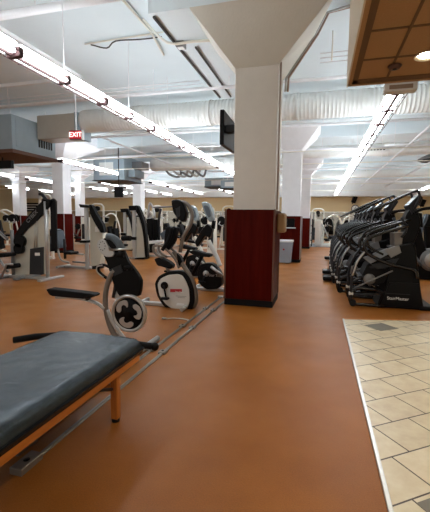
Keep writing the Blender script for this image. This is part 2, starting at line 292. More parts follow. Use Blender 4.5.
SH = {
 'KR': {
  'wheel': [(0.004,0.36),(0.006,0.554),(0.213,0.377)],
  'housing': [(-0.354,1.064),(-0.333,1.132),(-0.262,1.156),(-0.151,1.12),(-0.075,1.033),(-0.017,0.913),(0.077,0.809),(0.132,0.718),(0.107,0.556),(-0.126,0.54),(-0.208,0.712),(-0.267,0.885)],
  'cam': [(-0.368,1.069),(-0.353,1.124),(-0.304,1.14),(-0.262,1.122),(-0.23,1.068),(-0.159,1.001),(-0.187,0.96),(-0.26,0.957),(-0.321,0.995)],
  'band': [(-0.226,0.819),(-0.094,0.88),(-0.068,0.801),(-0.171,0.751)],
  'pad1': [(-0.129,1.15),(-0.028,1.152)],
  'pad2': [(-0.112,0.983),(-0.022,0.986)],
  'pad3': [(-0.023,0.853),(0.064,0.857)],
  'bar': [(-0.175,1.037),(0.079,1.053)],
  'post': [(-0.117,0.043),(-0.211,0.137),(-0.272,0.286),(-0.297,0.465),(-0.277,0.619),(-0.227,0.748),(-0.178,0.813)],
  'fork': [(-0.27,0.377),(-0.207,0.24),(-0.11,0.121),(-0.027,0.052)],
  'loop': [(-0.217,0.829),(-0.309,0.863),(-0.375,0.842),(-0.371,0.786),(-0.298,0.732),(-0.225,0.693)],
  'strut': [(-0.18,0.696),(-0.222,0.508)],
  'cover': [(-0.191,0.68),(-0.104,0.529),(-0.211,0.483),(-0.239,0.545)],
  'seat': [(-0.962,0.578),(-0.405,0.557),(-0.399,0.521),(-0.521,0.494),(-0.916,0.499),(-0.97,0.54)],
  'arm': [(-0.906,0.477),(-0.716,0.487),(-0.521,0.475),(-0.383,0.442),(-0.292,0.388)],
  'stem': [(-0.496,0.502),(-0.497,0.471)],
 },
 'BK': {
  'shroud': [(-0.364,0.362),(-0.296,0.485),(-0.144,0.563),(0.03,0.587),(0.132,0.561),(0.214,0.473),(0.276,0.31),(0.285,0.116),(0.213,-0.058),(-0.035,-0.077),(-0.212,0.013),(-0.322,0.165)],
  'inner': [(-0.305,0.357),(-0.254,0.448),(-0.136,0.509),(0.022,0.533),(0.096,0.513),(0.153,0.438),(0.207,0.306),(0.216,0.131),(0.164,-0.006),(-0.018,-0.028),(-0.169,0.056),(-0.271,0.184)],
  'crank': [(-0.186,0.349),(-0.127,0.352)],
  'arm': [(-0.186,0.349),(-0.144,0.165)],
  'pedal': [(-0.228,0.151),(-0.044,0.18)],
  'label': [(-0.094,0.299),(0.097,0.31),(0.097,0.264),(-0.094,0.251)],
  'foot': [(-0.001,-0.075),(0.197,-0.02),(0.221,-0.065),(0.115,-0.113),(-0.009,-0.131)],
  'mast': [(0.246,-0.063),(0.293,0.136),(0.267,0.329),(0.193,0.499),(0.091,0.648),(-0.004,0.78),(-0.074,0.874)],
  'console': [(-0.096,1.641),(-0.006,1.663),(0.083,1.618),(0.148,1.468),(0.108,1.325),(0.027,1.354),(-0.063,1.467)],
  'neck': [(0.046,1.625),(0.147,1.58),(0.212,1.439),(0.181,1.281),(0.109,1.166),(0.061,1.07),(0.021,0.858)],
  'grip': [(-0.054,1.239),(-0.103,1.066),(-0.211,0.896)],
  'loop': [(-0.22,0.771),(-0.346,0.845),(-0.363,0.942),(-0.261,0.965),(-0.136,0.891),(-0.012,0.76),(0.05,0.627)],
  'seat': [(-0.372,0.742),(-0.283,0.777),(-0.136,0.716),(-0.069,0.661),(-0.103,0.604),(-0.262,0.636),(-0.321,0.649)],
  'seatpost': [(-0.211,0.654),(-0.144,0.54)],
  'backpad': [(-0.186,1.237),(-0.021,1.247),(-0.037,1.048),(-0.144,0.891),(-0.219,0.946)],
  'rail': [(-0.53,-0.019),(-0.018,-0.052)],
  'front': [(-0.012,0.849),(0.05,0.801),(0.083,0.725),(0.021,0.626)],
 },
 'B2': {
  'shroud': [(-0.272,0.385),(-0.238,0.492),(-0.129,0.539),(0.001,0.544),(0.109,0.466),(0.196,0.316),(0.207,0.138),(0.114,0.053),(-0.08,0.032),(-0.212,0.113),(-0.271,0.237)],
  'mast': [(-0.086,0.968),(-0.003,0.814),(0.085,0.651),(0.151,0.489)],
  'console': [(-0.214,1.68),(-0.141,1.705),(-0.055,1.652),(0.002,1.51),(0.02,1.368),(-0.051,1.326),(-0.139,1.469)],
  'body': [(-0.201,1.181),(-0.094,1.285),(0.006,1.184),(-0.048,1.019),(-0.135,1.058),(-0.285,0.847),(-0.338,0.949)],
  'bar': [(0.001,0.482),(0.23,0.318)],
  'base': [(-0.3,0.018),(0.222,0.034)],
  'disc': [(-0.097,0.343),(-0.036,0.346)],
  'seat': [(-0.461,0.749),(-0.35,0.782),(-0.153,0.734),(-0.023,0.71),(-0.044,0.655),(-0.327,0.678)],
  'leg': [(-0.196,0.703),(-0.391,0.316)],
 },
 'M1': {
  'post': [(0.064,1.631),(0.002,-0.01)],
  'back': [(0.134,1.757),(0.225,1.79),(0.292,1.731),(0.265,0.638),(0.143,0.634),(0.155,1.505)],
  'arm': [(0.079,1.765),(0.214,1.756),(0.148,1.597),(-0.036,1.419),(-0.221,1.268),(-0.436,1.114),(-0.658,0.892),(-0.773,0.951),(-0.646,1.133),(-0.371,1.417),(-0.077,1.673)],
  'panel': [(-0.679,0.892),(-0.436,1.114),(-0.221,1.268),(0.001,1.441),(-0.039,0.119),(-0.881,0.058),(-0.836,0.534)],
  'stack': [(-0.334,0.683),(-0.037,0.727),(-0.06,0.118),(-0.374,0.111)],
  'rod1': [(-0.214,1.204),(-0.245,0.686)],
  'rod2': [(-0.159,1.291),(-0.183,0.688)],
  'label': [(-0.197,0.601),(-0.072,0.605),(-0.075,0.54),(-0.199,0.535)],
  'cam': [(-0.596,0.841),(-0.406,0.846)],
  'cam2': [(-0.625,0.674),(-0.476,0.678)],
  'roll': [(-0.892,0.264),(-0.577,0.314)],
  'seat': [(-1.218,0.556),(-0.768,0.589),(-0.74,0.511),(-1.224,0.452)],
  'link': [(-1.188,1.123),(-1.03,0.994),(-0.883,0.886)],
  'post2': [(-0.863,1.085),(-0.89,0.532)],
  'hand': [(-1.205,0.798),(-1.009,0.768)],
  'leg': [(-1.14,0.455),(-0.898,0.152)],
  'base': [(-1.423,-0.125),(-1.027,-0.012),(-0.001,0.051)],
  'foot': [(-1.029,-0.058),(-0.743,-0.02)],
  'hook': [(-0.301,1.834),(-0.149,1.779),(0.022,1.61)],
  'text': [(-0.35,1.288),(-0.069,1.47)],
 },
 'M2': {
  'post': [(-0.019,1.693),(-0.074,-0.028)],
  'cap': [(-0.165,1.742),(0.134,1.709),(0.132,1.643),(-0.123,1.654)],
  'arm': [(0.077,1.731),(0.165,1.709),(0.274,1.501),(0.469,1.218),(0.516,1.022),(0.415,0.998),(0.231,1.254),(0.097,1.5)],
  'panel': [(0.046,1.472),(0.207,1.308),(0.39,1.008),(0.46,0.734),(0.309,0.126),(0.026,0.074)],
  'midcap': [(-0.177,0.784),(0.03,0.789),(0.028,0.722),(-0.179,0.716)],
  'label': [(0.204,1.159),(0.324,1.161),(0.321,1.018),(0.201,1.015)],
  'base': [(-1.237,0.057),(-0.927,0.117),(-0.13,0.038)],
  'base2': [(-0.924,0.205),(-0.127,0.197)],
  'seatback': [(-1.088,0.978),(-0.963,1.072),(-0.843,1.012),(-0.785,0.756),(-0.763,0.574),(-0.926,0.551),(-1.057,0.692)],
  'pad': [(-1.058,1.048),(-0.863,1.04),(-0.833,0.915),(-1.037,0.876)],
  'rod': [(-0.689,0.804),(-0.679,0.272)],
  'link': [(-0.947,0.522),(-0.855,0.236),(-0.589,0.161)],
  'arm2': [(-0.581,0.408),(-0.187,0.388)],
 },
 'M3': {
  'post': [(-0.006,1.765),(-0.029,-0.038)],
  'cap': [(-0.159,1.817),(0.124,1.828),(0.123,1.67),(-0.125,1.658)],
  'arm': [(0.065,1.839),(0.159,1.802),(0.274,1.565),(0.388,1.223),(0.444,0.773),(0.486,0.107),(0.404,0.104),(0.35,0.744),(0.283,1.169),(0.168,1.485),(0.075,1.617)],
  'panel': [(0.085,1.447),(0.179,1.353),(0.294,1.063),(0.385,0.665),(0.393,0.076),(0.061,0.009)],
  'foot': [(0.025,0.03),(0.393,0.076),(0.392,-0.021),(0.024,-0.057)],
  'midcap': [(-0.17,0.77),(0.068,0.764),(0.067,0.657),(-0.172,0.662)],
 },
 'M4': {
  'stack': [(-0.194,1.385),(0.032,1.416),(0.027,0.152),(-0.188,0.145)],
  'stack2': [(0.069,1.36),(0.237,1.373),(0.234,0.563),(0.066,0.558)],
  'arch': [(-0.169,1.414),(-0.116,1.915),(-0.041,1.915),(0.052,1.729),(0.113,1.389)],
  'bar': [(-0.01,1.802),(0.787,1.837)],
  'post': [(0.342,1.758),(0.268,1.419),(0.266,0.563)],
  'bench': [(-0.123,0.466),(0.501,0.57)],
  'pad': [(0.359,0.852),(0.697,1.085),(0.757,0.962),(0.451,0.637)],
  'leg': [(0.203,0.475),(0.202,0.187)],
  'seat': [(-0.11,0.582),(0.482,0.638),(0.501,0.541),(-0.098,0.467)],
 },
 'ST': {
  'tower': [(0.275,1.511),(0.358,1.603),(0.472,1.59),(0.561,1.339),(0.55,1.178),(0.449,0.966),(0.526,0.5),(0.618,0.003),(-0.064,-0.0),(0.039,0.242),(0.073,0.62),(0.245,0.809),(0.292,1.195)],
  'baseloop': [(0.056,0.009),(-0.373,-0.003),(-0.45,0.051),(-0.481,0.139),(-0.44,0.241),(-0.341,0.297),(-0.069,0.284)],
  'baseloop2': [(-0.069,0.284),(0.022,0.231),(-0.056,0.01)],
  'baselow': [(-0.456,0.19),(-0.044,0.217)],
  'wheel': [(-0.44,0.052),(-0.39,0.055)],
  'foot': [(-0.498,0.208),(-0.438,0.211)],
  'rear': [(-0.462,0.125),(-0.46,0.497),(-0.397,0.721),(-0.287,0.895)],
  'brace': [(-0.423,0.292),(-0.21,0.412),(0.135,0.604)],
  'rail': [(0.484,0.498),(0.444,0.614),(0.326,0.656),(0.13,0.695),(-0.049,0.759),(-0.208,0.84),(-0.293,0.933),(-0.294,1.049),(-0.2,1.128),(0.016,1.213),(0.311,1.312)],
  'rail2': [(0.228,1.124),(0.293,1.265),(0.211,1.436)],
  'step1': [(-0.309,0.788),(0.038,0.953),(0.162,0.919),(-0.188,0.695)],
  'step2': [(-0.187,0.681),(0.219,0.808),(0.157,0.672),(-0.086,0.613)],
  'step3': [(-0.004,0.928),(0.209,1.006),(0.249,0.889),(0.107,0.803)],
  'drum': [(-0.215,0.519),(-0.135,0.523)],
  'panelgrey': [(0.147,1.192),(0.283,1.205),(0.269,0.913),(0.173,0.863)],
  'topbar': [(-0.704,1.214),(-0.176,1.541),(0.285,1.787),(0.44,1.849)],
  'topbar2': [(0.44,1.849),(0.467,1.749),(0.406,1.567)],
  'display': [(0.328,1.622),(0.484,1.804),(0.537,1.74),(0.394,1.484)],
  'armfwd': [(0.418,1.512),(0.527,1.567),(0.669,1.586)],
  'text': [(0.105,0.173),(0.342,0.131)],
  'cable1': [(0.617,0.031),(0.808,-0.026)],
 },
 'EL': {
  'disc': [(0.141,0.69),(0.257,0.694)],
  'tube': [(-0.26,1.124),(-0.117,0.784),(0.184,0.896)],
  'body': [(-0.02,0.719),(0.182,0.93),(0.339,0.833),(0.36,0.493),(0.027,0.445)],
 },
}

# ================= the room =================
CZ = 4.6
struct('floor', MB().box(-27, 9, -3, 29, -.12, 0), 'rubber_floor')
tf = struct('floor', MB().prism([(.38, -2.5), (8.9, -2.5), (8.9, 6.75), (1.55, 5.62), (.38, 5.34)], 0.0, .012, axis='Z'), 'stone_tile')
struct('trim_1', MB().box(.360, .384, -2.5, 5.35, 0, .016, .003), 'trim_metal')
struct('trim_2', MB().prism([(.38, 5.33), (1.55, 5.61), (8.9, 6.74), (8.9, 6.77), (1.55, 5.65), (.38, 5.37)], 0, .016, axis='Z'), 'rail_wood')
def diamond(cx, cy, a, b, rz):
    return [(cx + x * math.cos(rz) - y * math.sin(rz), cy + x * math.sin(rz) + y * math.cos(rz)) for x, y in ((-a, -b), (a, -b), (a, b), (-a, b))]
for cx, cy in ((.82, 5.08), (.70, 1.84)):
    struct('tile_inlay', MB().prism(diamond(cx, cy, .15, .137, math.radians(37)), .012, .0135, axis='Z'), 'tile_dark', tf)
struct('ceiling', MB().box(-27, 9, -3, 29, CZ, CZ + .2), 'ceiling_paint')
struct('wall_back', MB().box(-27, 9, 29, 29.2, 0, CZ), 'beige_wall')
struct('wall_left', MB().box(-27.2, -27, -3, 29.2, 0, CZ), 'beige_wall')
struct('wall_right', MB().box(9, 9.2, -3, 29.2, 0, CZ), 'beige_wall')
struct('trim_3', MB().box(-27, 9, 28.2, 29, 3.2, CZ), 'bulkhead')
struct('baseboard_back', MB().box(-27, 9, 28.97, 29, 0, .12), 'black_soft')
# thickened slab round the near column, and stepped ledges of the deck
struct('ceiling', MB().prism([(-2.5, 5.18), (.14, 5.18), (-.2, 6.46), (-.9, 8.95), (-2.5, 8.95)], 4.32, CZ, axis='Z'), 'ceiling_paint')
struct('trim_4', MB().box(-5.40, -5.34, -2, 7.65, 4.53, CZ).box(-12, -5.34, 7.6, 7.66, 4.53, CZ), 'bulkhead')
for i, y in enumerate((11.2, 13.4, 17.0, 20.4, 23.6, 26.4)):
    struct('trim_%d' % (5 + i), MB().box(-27, 9, y, y + .28, 4.22, CZ), 'ceiling_paint')

# dropped ceiling over the tiled walk
sf = struct('ceiling', MB().box(.27, 8.8, -2.5, 4.9, 3.0, 3.06).box(.27, .31, -2.5, 4.9, 2.98, CZ).box(.27, 8.8, 4.86, 4.9, 2.98, 3.36), 'soffit_tile')
struct('edge_fascia', MB().box(.255, .27, -2.5, 4.91, 2.975, CZ), 'soffit_edge', sf)
g = MB()
for x in (.68, 1.28, 1.88, 2.48, 3.08): g.box(x - .012, x + .012, -2.5, 4.86, 2.992, 3.0)
for y in (-1.2, -.6, 0, .6, 1.2, 1.8, 2.4, 3.0, 3.6, 4.2): g.box(.31, 8.8, y - .012, y + .012, 2.991, 3.0)
g.box(.31, .37, -2.5, 4.86, 2.988, 3.0).box(.31, 8.8, 4.74, 4.86, 2.988, 3.0)
struct('ceiling_grid', g, 'grid_brown', sf)
def downlight(label, loc, group='recessed lights in the brown ceiling'):
    t = thing('recessed_light', label, 'light', loc, 0, group)
    MB().lathe([(.085, .072), (.115, .05), (.12, .05), (.12, .058), (.09, .07)]).build('rim', 'soffit_edge', t)
    MB().lathe([(0, .066), (.088, .066), (.088, .0695), (0, .0695)]).build('lens', 'downlight_lens', t)
    ld = bpy.data.lights.new('downlight_bulb', 'SPOT'); ld.energy = 22; ld.color = (1, .86, .66); ld.spot_size = 2.2; ld.spot_blend = .8; ld.shadow_soft_size = .08
    lo = bpy.data.objects.new('downlight_bulb', ld); C.objects.link(lo); lo.parent = t; lo.location = (0, 0, .04)
downlight('warm round recessed light in the brown tiled ceiling', (.96, 4.22, 2.93))
downlight('recessed light in the brown ceiling just overhead', (.98, 2.4, 2.93))
downlight('recessed light in the brown ceiling behind the viewer', (.98, .6, 2.93))
downlight('recessed light in the brown ceiling farther to the right', (2.5, 3.3, 2.93))
t = thing('smoke_detector', 'small dark round detector on the brown tiled ceiling', 'detector', (.70, 4.41, 2.99))
MB().lathe([(0, -.035), (.05, -.03), (.07, 0), (0, 0)]).build('housing', 'rust_brown', t)
MB().lathe([(0, -.042), (.02, -.04), (.022, -.03), (0, -.03)]).build('sensor', 'dark_grey', t)

# ================= columns =================
def column(cx, cy, label, w=.66, clad=.86, flare=.56, pm='white_paint', clad_top=1.53, cladh=True, top=4.32, coff=0, hi4=None):
    t = thing('column', label, 'column', (cx, cy, 0)); h = w / 2; c = clad / 2; zb = 3.68
    MB().box(-h, h, -h, h, 0.02, zb, .008, 1).build('shaft', pm, t)
    b = bmesh.new(); lo = [b.verts.new((sx * h, sy * h, zb)) for sx, sy in ((-1, -1), (1, -1), (1, 1), (-1, 1))]
    hi = [b.verts.new((sx * (h + flare), sy * (h + flare), top)) for sx, sy in ((-1, -1), (1, -1), (1, 1), (-1, 1))]
    if hi4:
        for v, q in zip(hi, hi4): v.co = (q[0] - cx, q[1] - cy, top)
    b.faces.new(lo[::-1]); b.faces.new(hi)
    for i in range(4): b.faces.new((lo[i], lo[(i + 1) % 4], hi[(i + 1) % 4], hi[i]))
    bmesh.ops.recalc_face_normals(b, faces=b.faces[:])
    m = MB(); m.add(b); m.build('capital', 'capital_paint' if pm == 'column_paint' else pm, t)
    if top < CZ - .05 and pm != 'column_paint': MB().box(-h - flare, h + flare, -h - flare, h + flare, top, CZ).build('drop_panel', pm, t)
    if cladh:
        e = coff
        MB().box(-c + e, c + e, -c, c, .10, clad_top, .006, 1).build('cladding', 'cherry', t)
        MB().box(-c - .004 + e, c + .004 + e, -c - .004, c + .004, 0, .10).build('kick_base', 'black_soft', t)
        m = MB()
        for sx in (-1, 1):
            for sy in (-1, 1): m.box(e + sx * c - .013, e + sx * c + .013, sy * c - .013, sy * c + .013, .10, clad_top + .004, .003, 1)
        m.build('corner_trim', 'rust_brown' if pm == 'column_paint' else 'silver', t)
    return t
near_col = column(-1.0, 6.12, 'nearest cream column with tall cherry wood panels and a flared top', w=.66, clad=.77, coff=-.05, pm='column_paint', hi4=((-1.87, 5.18), (.14, 5.18), (-.2, 6.45), (-1.87, 6.6)))
MB().cyl((.36, -.30, 1.53), (.36, -.30, 3.72), .014, 10).build('conduit', 'conduit_tan', near_col)
for k in range(2): MB().tube([(.37 + .04 * k, .34, 3.5), (.38 + .04 * k, .35, 3.72), (.82 + .04 * k, .33, 4.34), (.98 + .04 * k, .10, 4.54), (1.4, .0 + .05 * k, 4.56)], .018, 10).build('conduit', 'conduit_tan' if k else 'silver', near_col)
column(-.93, 12.85, 'white column behind the near column with the grey bin at its foot', w=.60, clad=.70)
column(-.76, 19.5, 'farthest white column in line behind the bin column', w=.56, clad=.64)
column(-9.93, 12.72, 'thick white column with cherry base behind the left weight machines', w=.50, clad=.56, flare=.95, clad_top=1.55, top=4.25)
column(-10.0, 19.4, 'white column beyond the thin weight tower, right of the hanging grey unit', w=.5, clad=.56)
column(-18.3, 19.4, 'leftmost white column with cherry base far to the left', w=.56, clad=.62)
column(-13.6, 19.0, 'slim white column just right of the thick left column', w=.4, clad=.46)
column(-5.5, 25.6, 'distant white column half hidden behind the exercise bikes', w=.6, clad=.7)

# ================= lights =================
def strip_fixture(L=1.78):
    t = thing('strip_light', 'x', 'light', (0, 0, 0))
    MB().box(-.045, .045, 0, L, .05, .10, .006, 1).build('housing', 'white_frame', t)
    MB().box(-.019, .019, 0, L, -.012, .05).build('spine', 'lamp_dark', t)
    for s in (-1, 1): MB().box(s * .052 - .030, s * .052 + .030, .02, L - .02, .012, .05, .012, 2).build('diffuser', 'lamp_tube', t)
    MB().box(-.10, .10, .02, L - .02, .104, .125).build('ceiling_fill_strip', 'ceiling_fill_glow', t)  # glowing strip added on top of the fixture to brighten the ceiling
    for k, y in enumerate((.035, L / 2)): MB().box(-.09, .09, y - .035, y + .035, -.006, .10, .004, 1).build('bracket', 'lamp_dark', t)
    m = MB()
    for s in (-1, 1): m.tube([(s * .14, 0, .02), (s * .14, L, .02)], .006, 5)
    for k in range(4): m.tube([(-.14, .22 + k * .445, .008), (.14, .22 + k * .445, .008)], .005, 5)
    m.build('side_rail', 'lamp_dark', t)
    MB().cyl((0, L / 2, .12), (0, L / 2, 1.38), .006, 6).build('hanger', 'white_paint', t)
    return t
fx = strip_fixture(); used = []
def run(x, y0, n, z, place, first=False, step=1.8, group=None):
    words = ['nearest', 'second nearest', 'third nearest', 'fourth nearest', 'fifth nearest', 'sixth nearest', 'seventh nearest', 'eighth nearest', 'ninth nearest', 'tenth nearest', 'eleventh nearest', 'twelfth nearest', 'thirteenth nearest']
    for i in range(n):
        lab = 'white fluorescent strip light, ' + words[i] + ' in the ' + place
        y = y0 + i * step
        if not used: fx.location = (x, y, z); fx['label'] = lab; fx['group'] = group; used.append(1)
        else: copy_tree(fx, (x, y, z), label=lab, group=group)
run(-3.45, 1.84, 8, 3.2, 'long row crossing left of the near column', group='long left row of strip lights')
run(1.02, 6.0, 12, 3.2, 'long row over the stair climbers', group='long right row of strip lights')
run(-8.25, 10.5, 2, 3.2, 'row left of the exit sign column', group='second left row of strip lights')
run(-8.25, 17.3, 4, 3.2, 'row beyond the middle grey hanging unit', group='second left row of strip lights', step=2.2)
run(-13.6, 9.7, 7, 3.2, 'third row towards the left wall', group='third left row of strip lights', step=2.6)
run(-18.5, 13.0, 5, 3.2, 'fourth row along the far left', group='fourth left row of strip lights', step=2.8)
run(5.6, 8.0, 7, 3.2, 'row beyond the stair climbers on the right', group='far right row of strip lights', step=2.8)
run(-11.0, 17.0, 4, 3.2, 'added row brightening the ceiling beyond the thick left column', group='added middle left row of strip lights', step=2.6)  # extra row, added to brighten the far ceiling
run(-5.9, 20.5, 3, 3.2, 'added row brightening the far ceiling behind the exercise bikes', group='added middle row of strip lights', step=2.4)  # another row put in to lift the far ceiling brightness
run(-1.9, 20.5, 3, 3.2, 'row between the far columns', group='short far row of strip lights', step=2.4)
# mounting box at the near end of the right row
t = thing('junction_channel', 'flat white metal box capping the near end of the right strip lights', 'fixture', (1.02, 5.88, 3.26))
MB().box(-.21, .21, -.06, .10, -.08, .03, .006, 1).build('box', 'bulkhead', t)
MB().cyl((0, .02, .03), (0, .02, CZ - 3.26), .012, 6).build('hanger', 'white_paint', t)
MB().box(-.15, .15, -.064, -.06, -.055, .0).build('slot', 'conduit_tan', t)

# ================= ducts, pipes and hanging units =================
def round_duct(x0, x1, y, z, r, label, m='duct_white', ribs=.09, strap=3.0):
    t = thing('round_duct', label, 'duct', ((x0 + x1) / 2, y, z)); L = (x1 - x0) / 2; prof = [(0, -L)]; n = int(2 * L / ribs)
    for i in range(n):
        h = -L + i * ribs; prof += [(r, h), (r, h + ribs * .66), (r + .009, h + ribs * .76), (r + .009, h + ribs * .9)]
    prof += [(r, L), (0, L)]
    MB().lathe(prof, n=32, axis='X').build('duct_body', m, t)
    k = -L + .8
    while k < L:
        MB().lathe([(r + .013, k - .025), (r + .022, k - .025), (r + .022, k + .025), (r + .013, k + .025)], n=32, axis='X').build('hanger_band', 'duct_white', t)
        k += strap
    return t
round_duct(-6.6, -1.4, 9.5, 4.13, .30, 'left half of the big ribbed white duct running to the grey unit')
round_duct(-1.4, 8.9, 9.5, 4.13, .30, 'right half of the big ribbed white duct behind the near column')
round_duct(-1.5, 8.9, 15.0, 4.02, .22, 'smaller smooth white duct behind the ribbed duct on the right', ribs=.6)
round_duct(-7.5, -1.5, 15.9, 3.85, .26, 'pale duct running right from the middle grey hanging unit', ribs=.3)
round_duct(-3, 8.9, 22.0, 4.0, .2, 'farthest white duct near the back wall on the right', ribs=.6)
t = thing('box_duct', 'brownish flat sided duct joining the grey unit to the ribbed duct', 'duct', (-7.27, 9.5, 3.98))
MB().box(-.7, .62, -.3, .3, -.34, .32, .01, 1).build('duct_body', 'duct_brown', t); MB().box(.58, .66, -.33, .33, -.36, .34).build('flange', 'galvanised', t)
def unit(loc, sx, sy, sz, label, under=True):
    t = thing('air_handler', label, 'air handler', loc)
    MB().box(-sx, sx, -sy, sy, -sz, sz, .01, 1).build('casing', 'galvanised', t)
    MB().box(sx, sx + .012, -sy * .85, -sy * .1, -sz * .8, sz * .8).build('access_panel', 'galvanised', t)
    m = MB()
    for k in range(6): m.box(sx, sx + .02, sy * .15 + k * sy * .12, sy * .2 + k * sy * .12, -sz * .5, sz * .7)
    m.build('vent_slats', 'dark_grey', t)
    MB().box(-sx - .03, sx + .04, -sy - .04, sy + .04, -sz - (.09 if under else .03), -sz).build('drip_tray', 'rust_brown' if under else 'dark_grey', t)
    if not under:
        MB().box(sx + .02, sx + .34, -sy * .6, sy * .5, -sz * .7, -sz * .05, .008, 1).build('side_box', 'galvanised', t); MB().box(sx + .02, sx + .5, -sy * .2, sy * .7, sz * .1, sz * .7, .008, 1).build('plenum', 'mid_grey', t)
    MB().box(-sx * .6, sx * .3, -sy - .012, -sy, -sz * .6, sz * .5).build('front_panel', 'duct_white', t)
    for a in (-.8, .8):
        for b_ in (-.8, .8): MB().cyl((a * sx, b_ * sy, sz), (a * sx, b_ * sy, CZ - loc[2]), .012, 6).build('hanger_rod', 'white_paint', t)
    return t
unit((-9.0, 9.15, 3.66), 1.0, .85, .46, 'large grey blue air handler at the left edge under the ceiling')
unit((-8.85, 15.2, 3.55), .75, .8, .5, 'square grey blue air handler hanging beyond the exit sign', False)
unit((-5.0, 19.5, 3.35), .9, .6, .22, 'small flat grey unit far behind the bikes near the column', False)
unit((-4.0, 17.4, 3.05), .5, .5, .18, 'dark boxy unit hanging just left of the near column', False)
def hanging_screen(loc, label, w=.5, h=.36, rod=.5):
    t = thing('hanging_television', label, 'television', loc)
    MB().box(-w / 2, w / 2, -.06, .06, -h / 2, h / 2, .01, 1).build('casing', 'black', t)
    MB().box(-w / 2 + .03, w / 2 - .03, -.064, -.06, -h / 2 + .03, h / 2 - .03).build('screen', 'black_gloss', t)
    MB().cyl((0, .0, h / 2), (0, 0, h / 2 + rod), .02, 8).build('mount', 'black', t)
hanging_screen((-7.9, 13.6, 2.46), 'small black screen hanging below the middle grey unit', .36, .42, 1.93)
hanging_screen((-8.95, 8.9, 2.90), 'black screen hanging under the large grey unit at the left edge', .7, .22, .1)
def pipe(label, pts, r, m='white_paint', name='ceiling_pipe', hang=(), cat='pipe', group=None, smooth=0):
    t = thing(name, label, cat, pts[0], group=group); o = Vector(pts[0])
    MB().tube([Vector(p) - o for p in pts], r, 8, smooth).build('pipe', m, t)
    for hx in hang: MB().cyl(Vector((hx, pts[0][1], pts[0][2] + r)) - o, Vector((hx, pts[0][1], CZ)) - o, .008, 6).build('hanger', 'white_paint', t)
    return t
pipe('white pipe crossing in front of the ribbed duct, hung on rods', [(-9.5, 7.7, 4.1), (8, 7.7, 4.1)], .035, hang=(-7.5, -5.6, -3.6, -1.9, .4, 2.2))
for k in range(4): pipe('one of four thin white cables crossing the ceiling above the pipe', [(-10, 7.75 + .22 * k, 4.3), (-2.55, 7.75 + .22 * k, 4.3 + .01 * k)], .01, name='ceiling_cable', cat='cable', group='thin ceiling cables')
for k in range(3): pipe('one of three thin cables over the pipe right of the near column', [(-.1, 7.2 + .2 * k, 4.36), (3.4, 7.2 + .2 * k, 4.36)], .01, name='ceiling_cable', cat='cable', group='thin cables right of the column')
pipe('slim white conduit rising beside the near column on its right', [(.1, 6.9, 4.1), (.1, 6.9, 4.58)], .012, 'white_frame', 'conduit')
pipe('broad white pipe across the top left corner of the view', [(-9, 4.66, 4.3), (-2.6, 4.66, 4.3)], .06, hang=(-4.0, -3.0))
pipe('dark conduit running back along the left side of the near drop panel', [(-2.44, 5.25, 4.30), (-2.44, 6.6, 4.30), (-2.42, 8.9, 4.30)], .022, 'dark_pipe', 'conduit')
pipe('second dark conduit just right of the first on the drop panel', [(-2.15, 6.3, 4.30), (-2.15, 8.9, 4.30)], .018, 'dark_pipe', 'conduit')
pipe('white bent conduit crossing the drop panel towards the column top', [(-2.85, 5.7, 4.55), (-2.55, 6.0, 4.29), (-2.1, 6.05, 4.28), (-1.75, 6.15, 4.28), (-1.6, 6.6, 4.2), (-1.42, 7.4, 3.9)], .022, 'white_frame', 'conduit', smooth=3)
pipe('white conduit running back along the ceiling left of the panel', [(-2.9, 4.4, 4.56), (-2.9, 6.1, 4.56), (-3.05, 7.0, 4.56)], .02, 'white_frame', 'conduit')
pipe('looped black cable stapled to the ceiling at upper left', [(-4.2, 6.3, 4.57), (-3.9, 6.35, 4.5), (-3.6, 6.15, 4.5), (-3.2, 6.3, 4.55), (-2.8, 6.35, 4.57)], .012, 'dark_pipe', 'ceiling_cable', cat='cable', smooth=4)
pipe('thin white conduit beside the looped black cable', [(-4.3, 6.25, 4.57), (-2.6, 6.2, 4.57)], .015, 'white_frame', 'conduit')
t = thing('junction_box', 'square metal junction box where conduits meet on the ceiling panel', 'junction box', (-2.35, 6.12, 4.26))
MB().box(-.07, .07, -.07, .07, -.03, .06, .005, 1).build('box', 'mid_grey', t); MB().box(-.05, .05, -.05, .05, -.034, -.03).build('cover', 'silver', t)
for x, y, z, nm in ((-5.6, 10.6, 3.95, 'thin'), (-7.2, 13.8, 3.9, 'middle'), (-7, 18.2, 3.8, 'far'), (-7, 24.0, 3.75, 'farthest')):
    pipe('%s white sprinkler pipe crossing the hall beyond the ribbed duct' % nm, [(-20, y, z), (8, y, z)], .035, hang=(-12, -8, -4, 0, 4))
for x, nm in ((-6.4, 'left'), (-1.9, 'middle'), (2.6, 'right'), (4.2, 'outer right')):
    pipe('white pipe running away from the viewer on the %s side' % nm, [(x, 10.0, 3.8), (x, 27.5, 3.8)], .03)
for y, z, nm in ((11.9, 3.5, 'nearest'), (14.2, 3.46, 'second'), (18.5, 3.42, 'third'), (21.3, 3.4, 'fourth'), (25.6, 3.4, 'fifth')):
    pipe('%s of the slim low white rails crossing the hall under the ceiling' % nm, [(-22, y, z), (8, y, z)], .018, 'white_frame', 'support_rail', (-15, -10.5, -6, -2.6, 2), 'rail')
for i, (x, y, z) in enumerate(((-5.3, 12.3, 3.75), (-3.0, 20.5, 3.8), (1.9, 13.0, 3.8))):
    pipe(('short crooked sprinkler branch behind the exit sign', 'short crooked sprinkler branch far behind the near column', 'short crooked sprinkler branch right of the bin column')[i], [(x, y, z), (x + .8, y, z), (x + 1.1, y + .4, z + .2), (x + 1.9, y + .4, z + .2)], .03)
t = thing('duct_rack', 'tangle of small ducts and valves hanging behind the middle unit', 'ductwork', (-6.6, 16.6, 3.5))
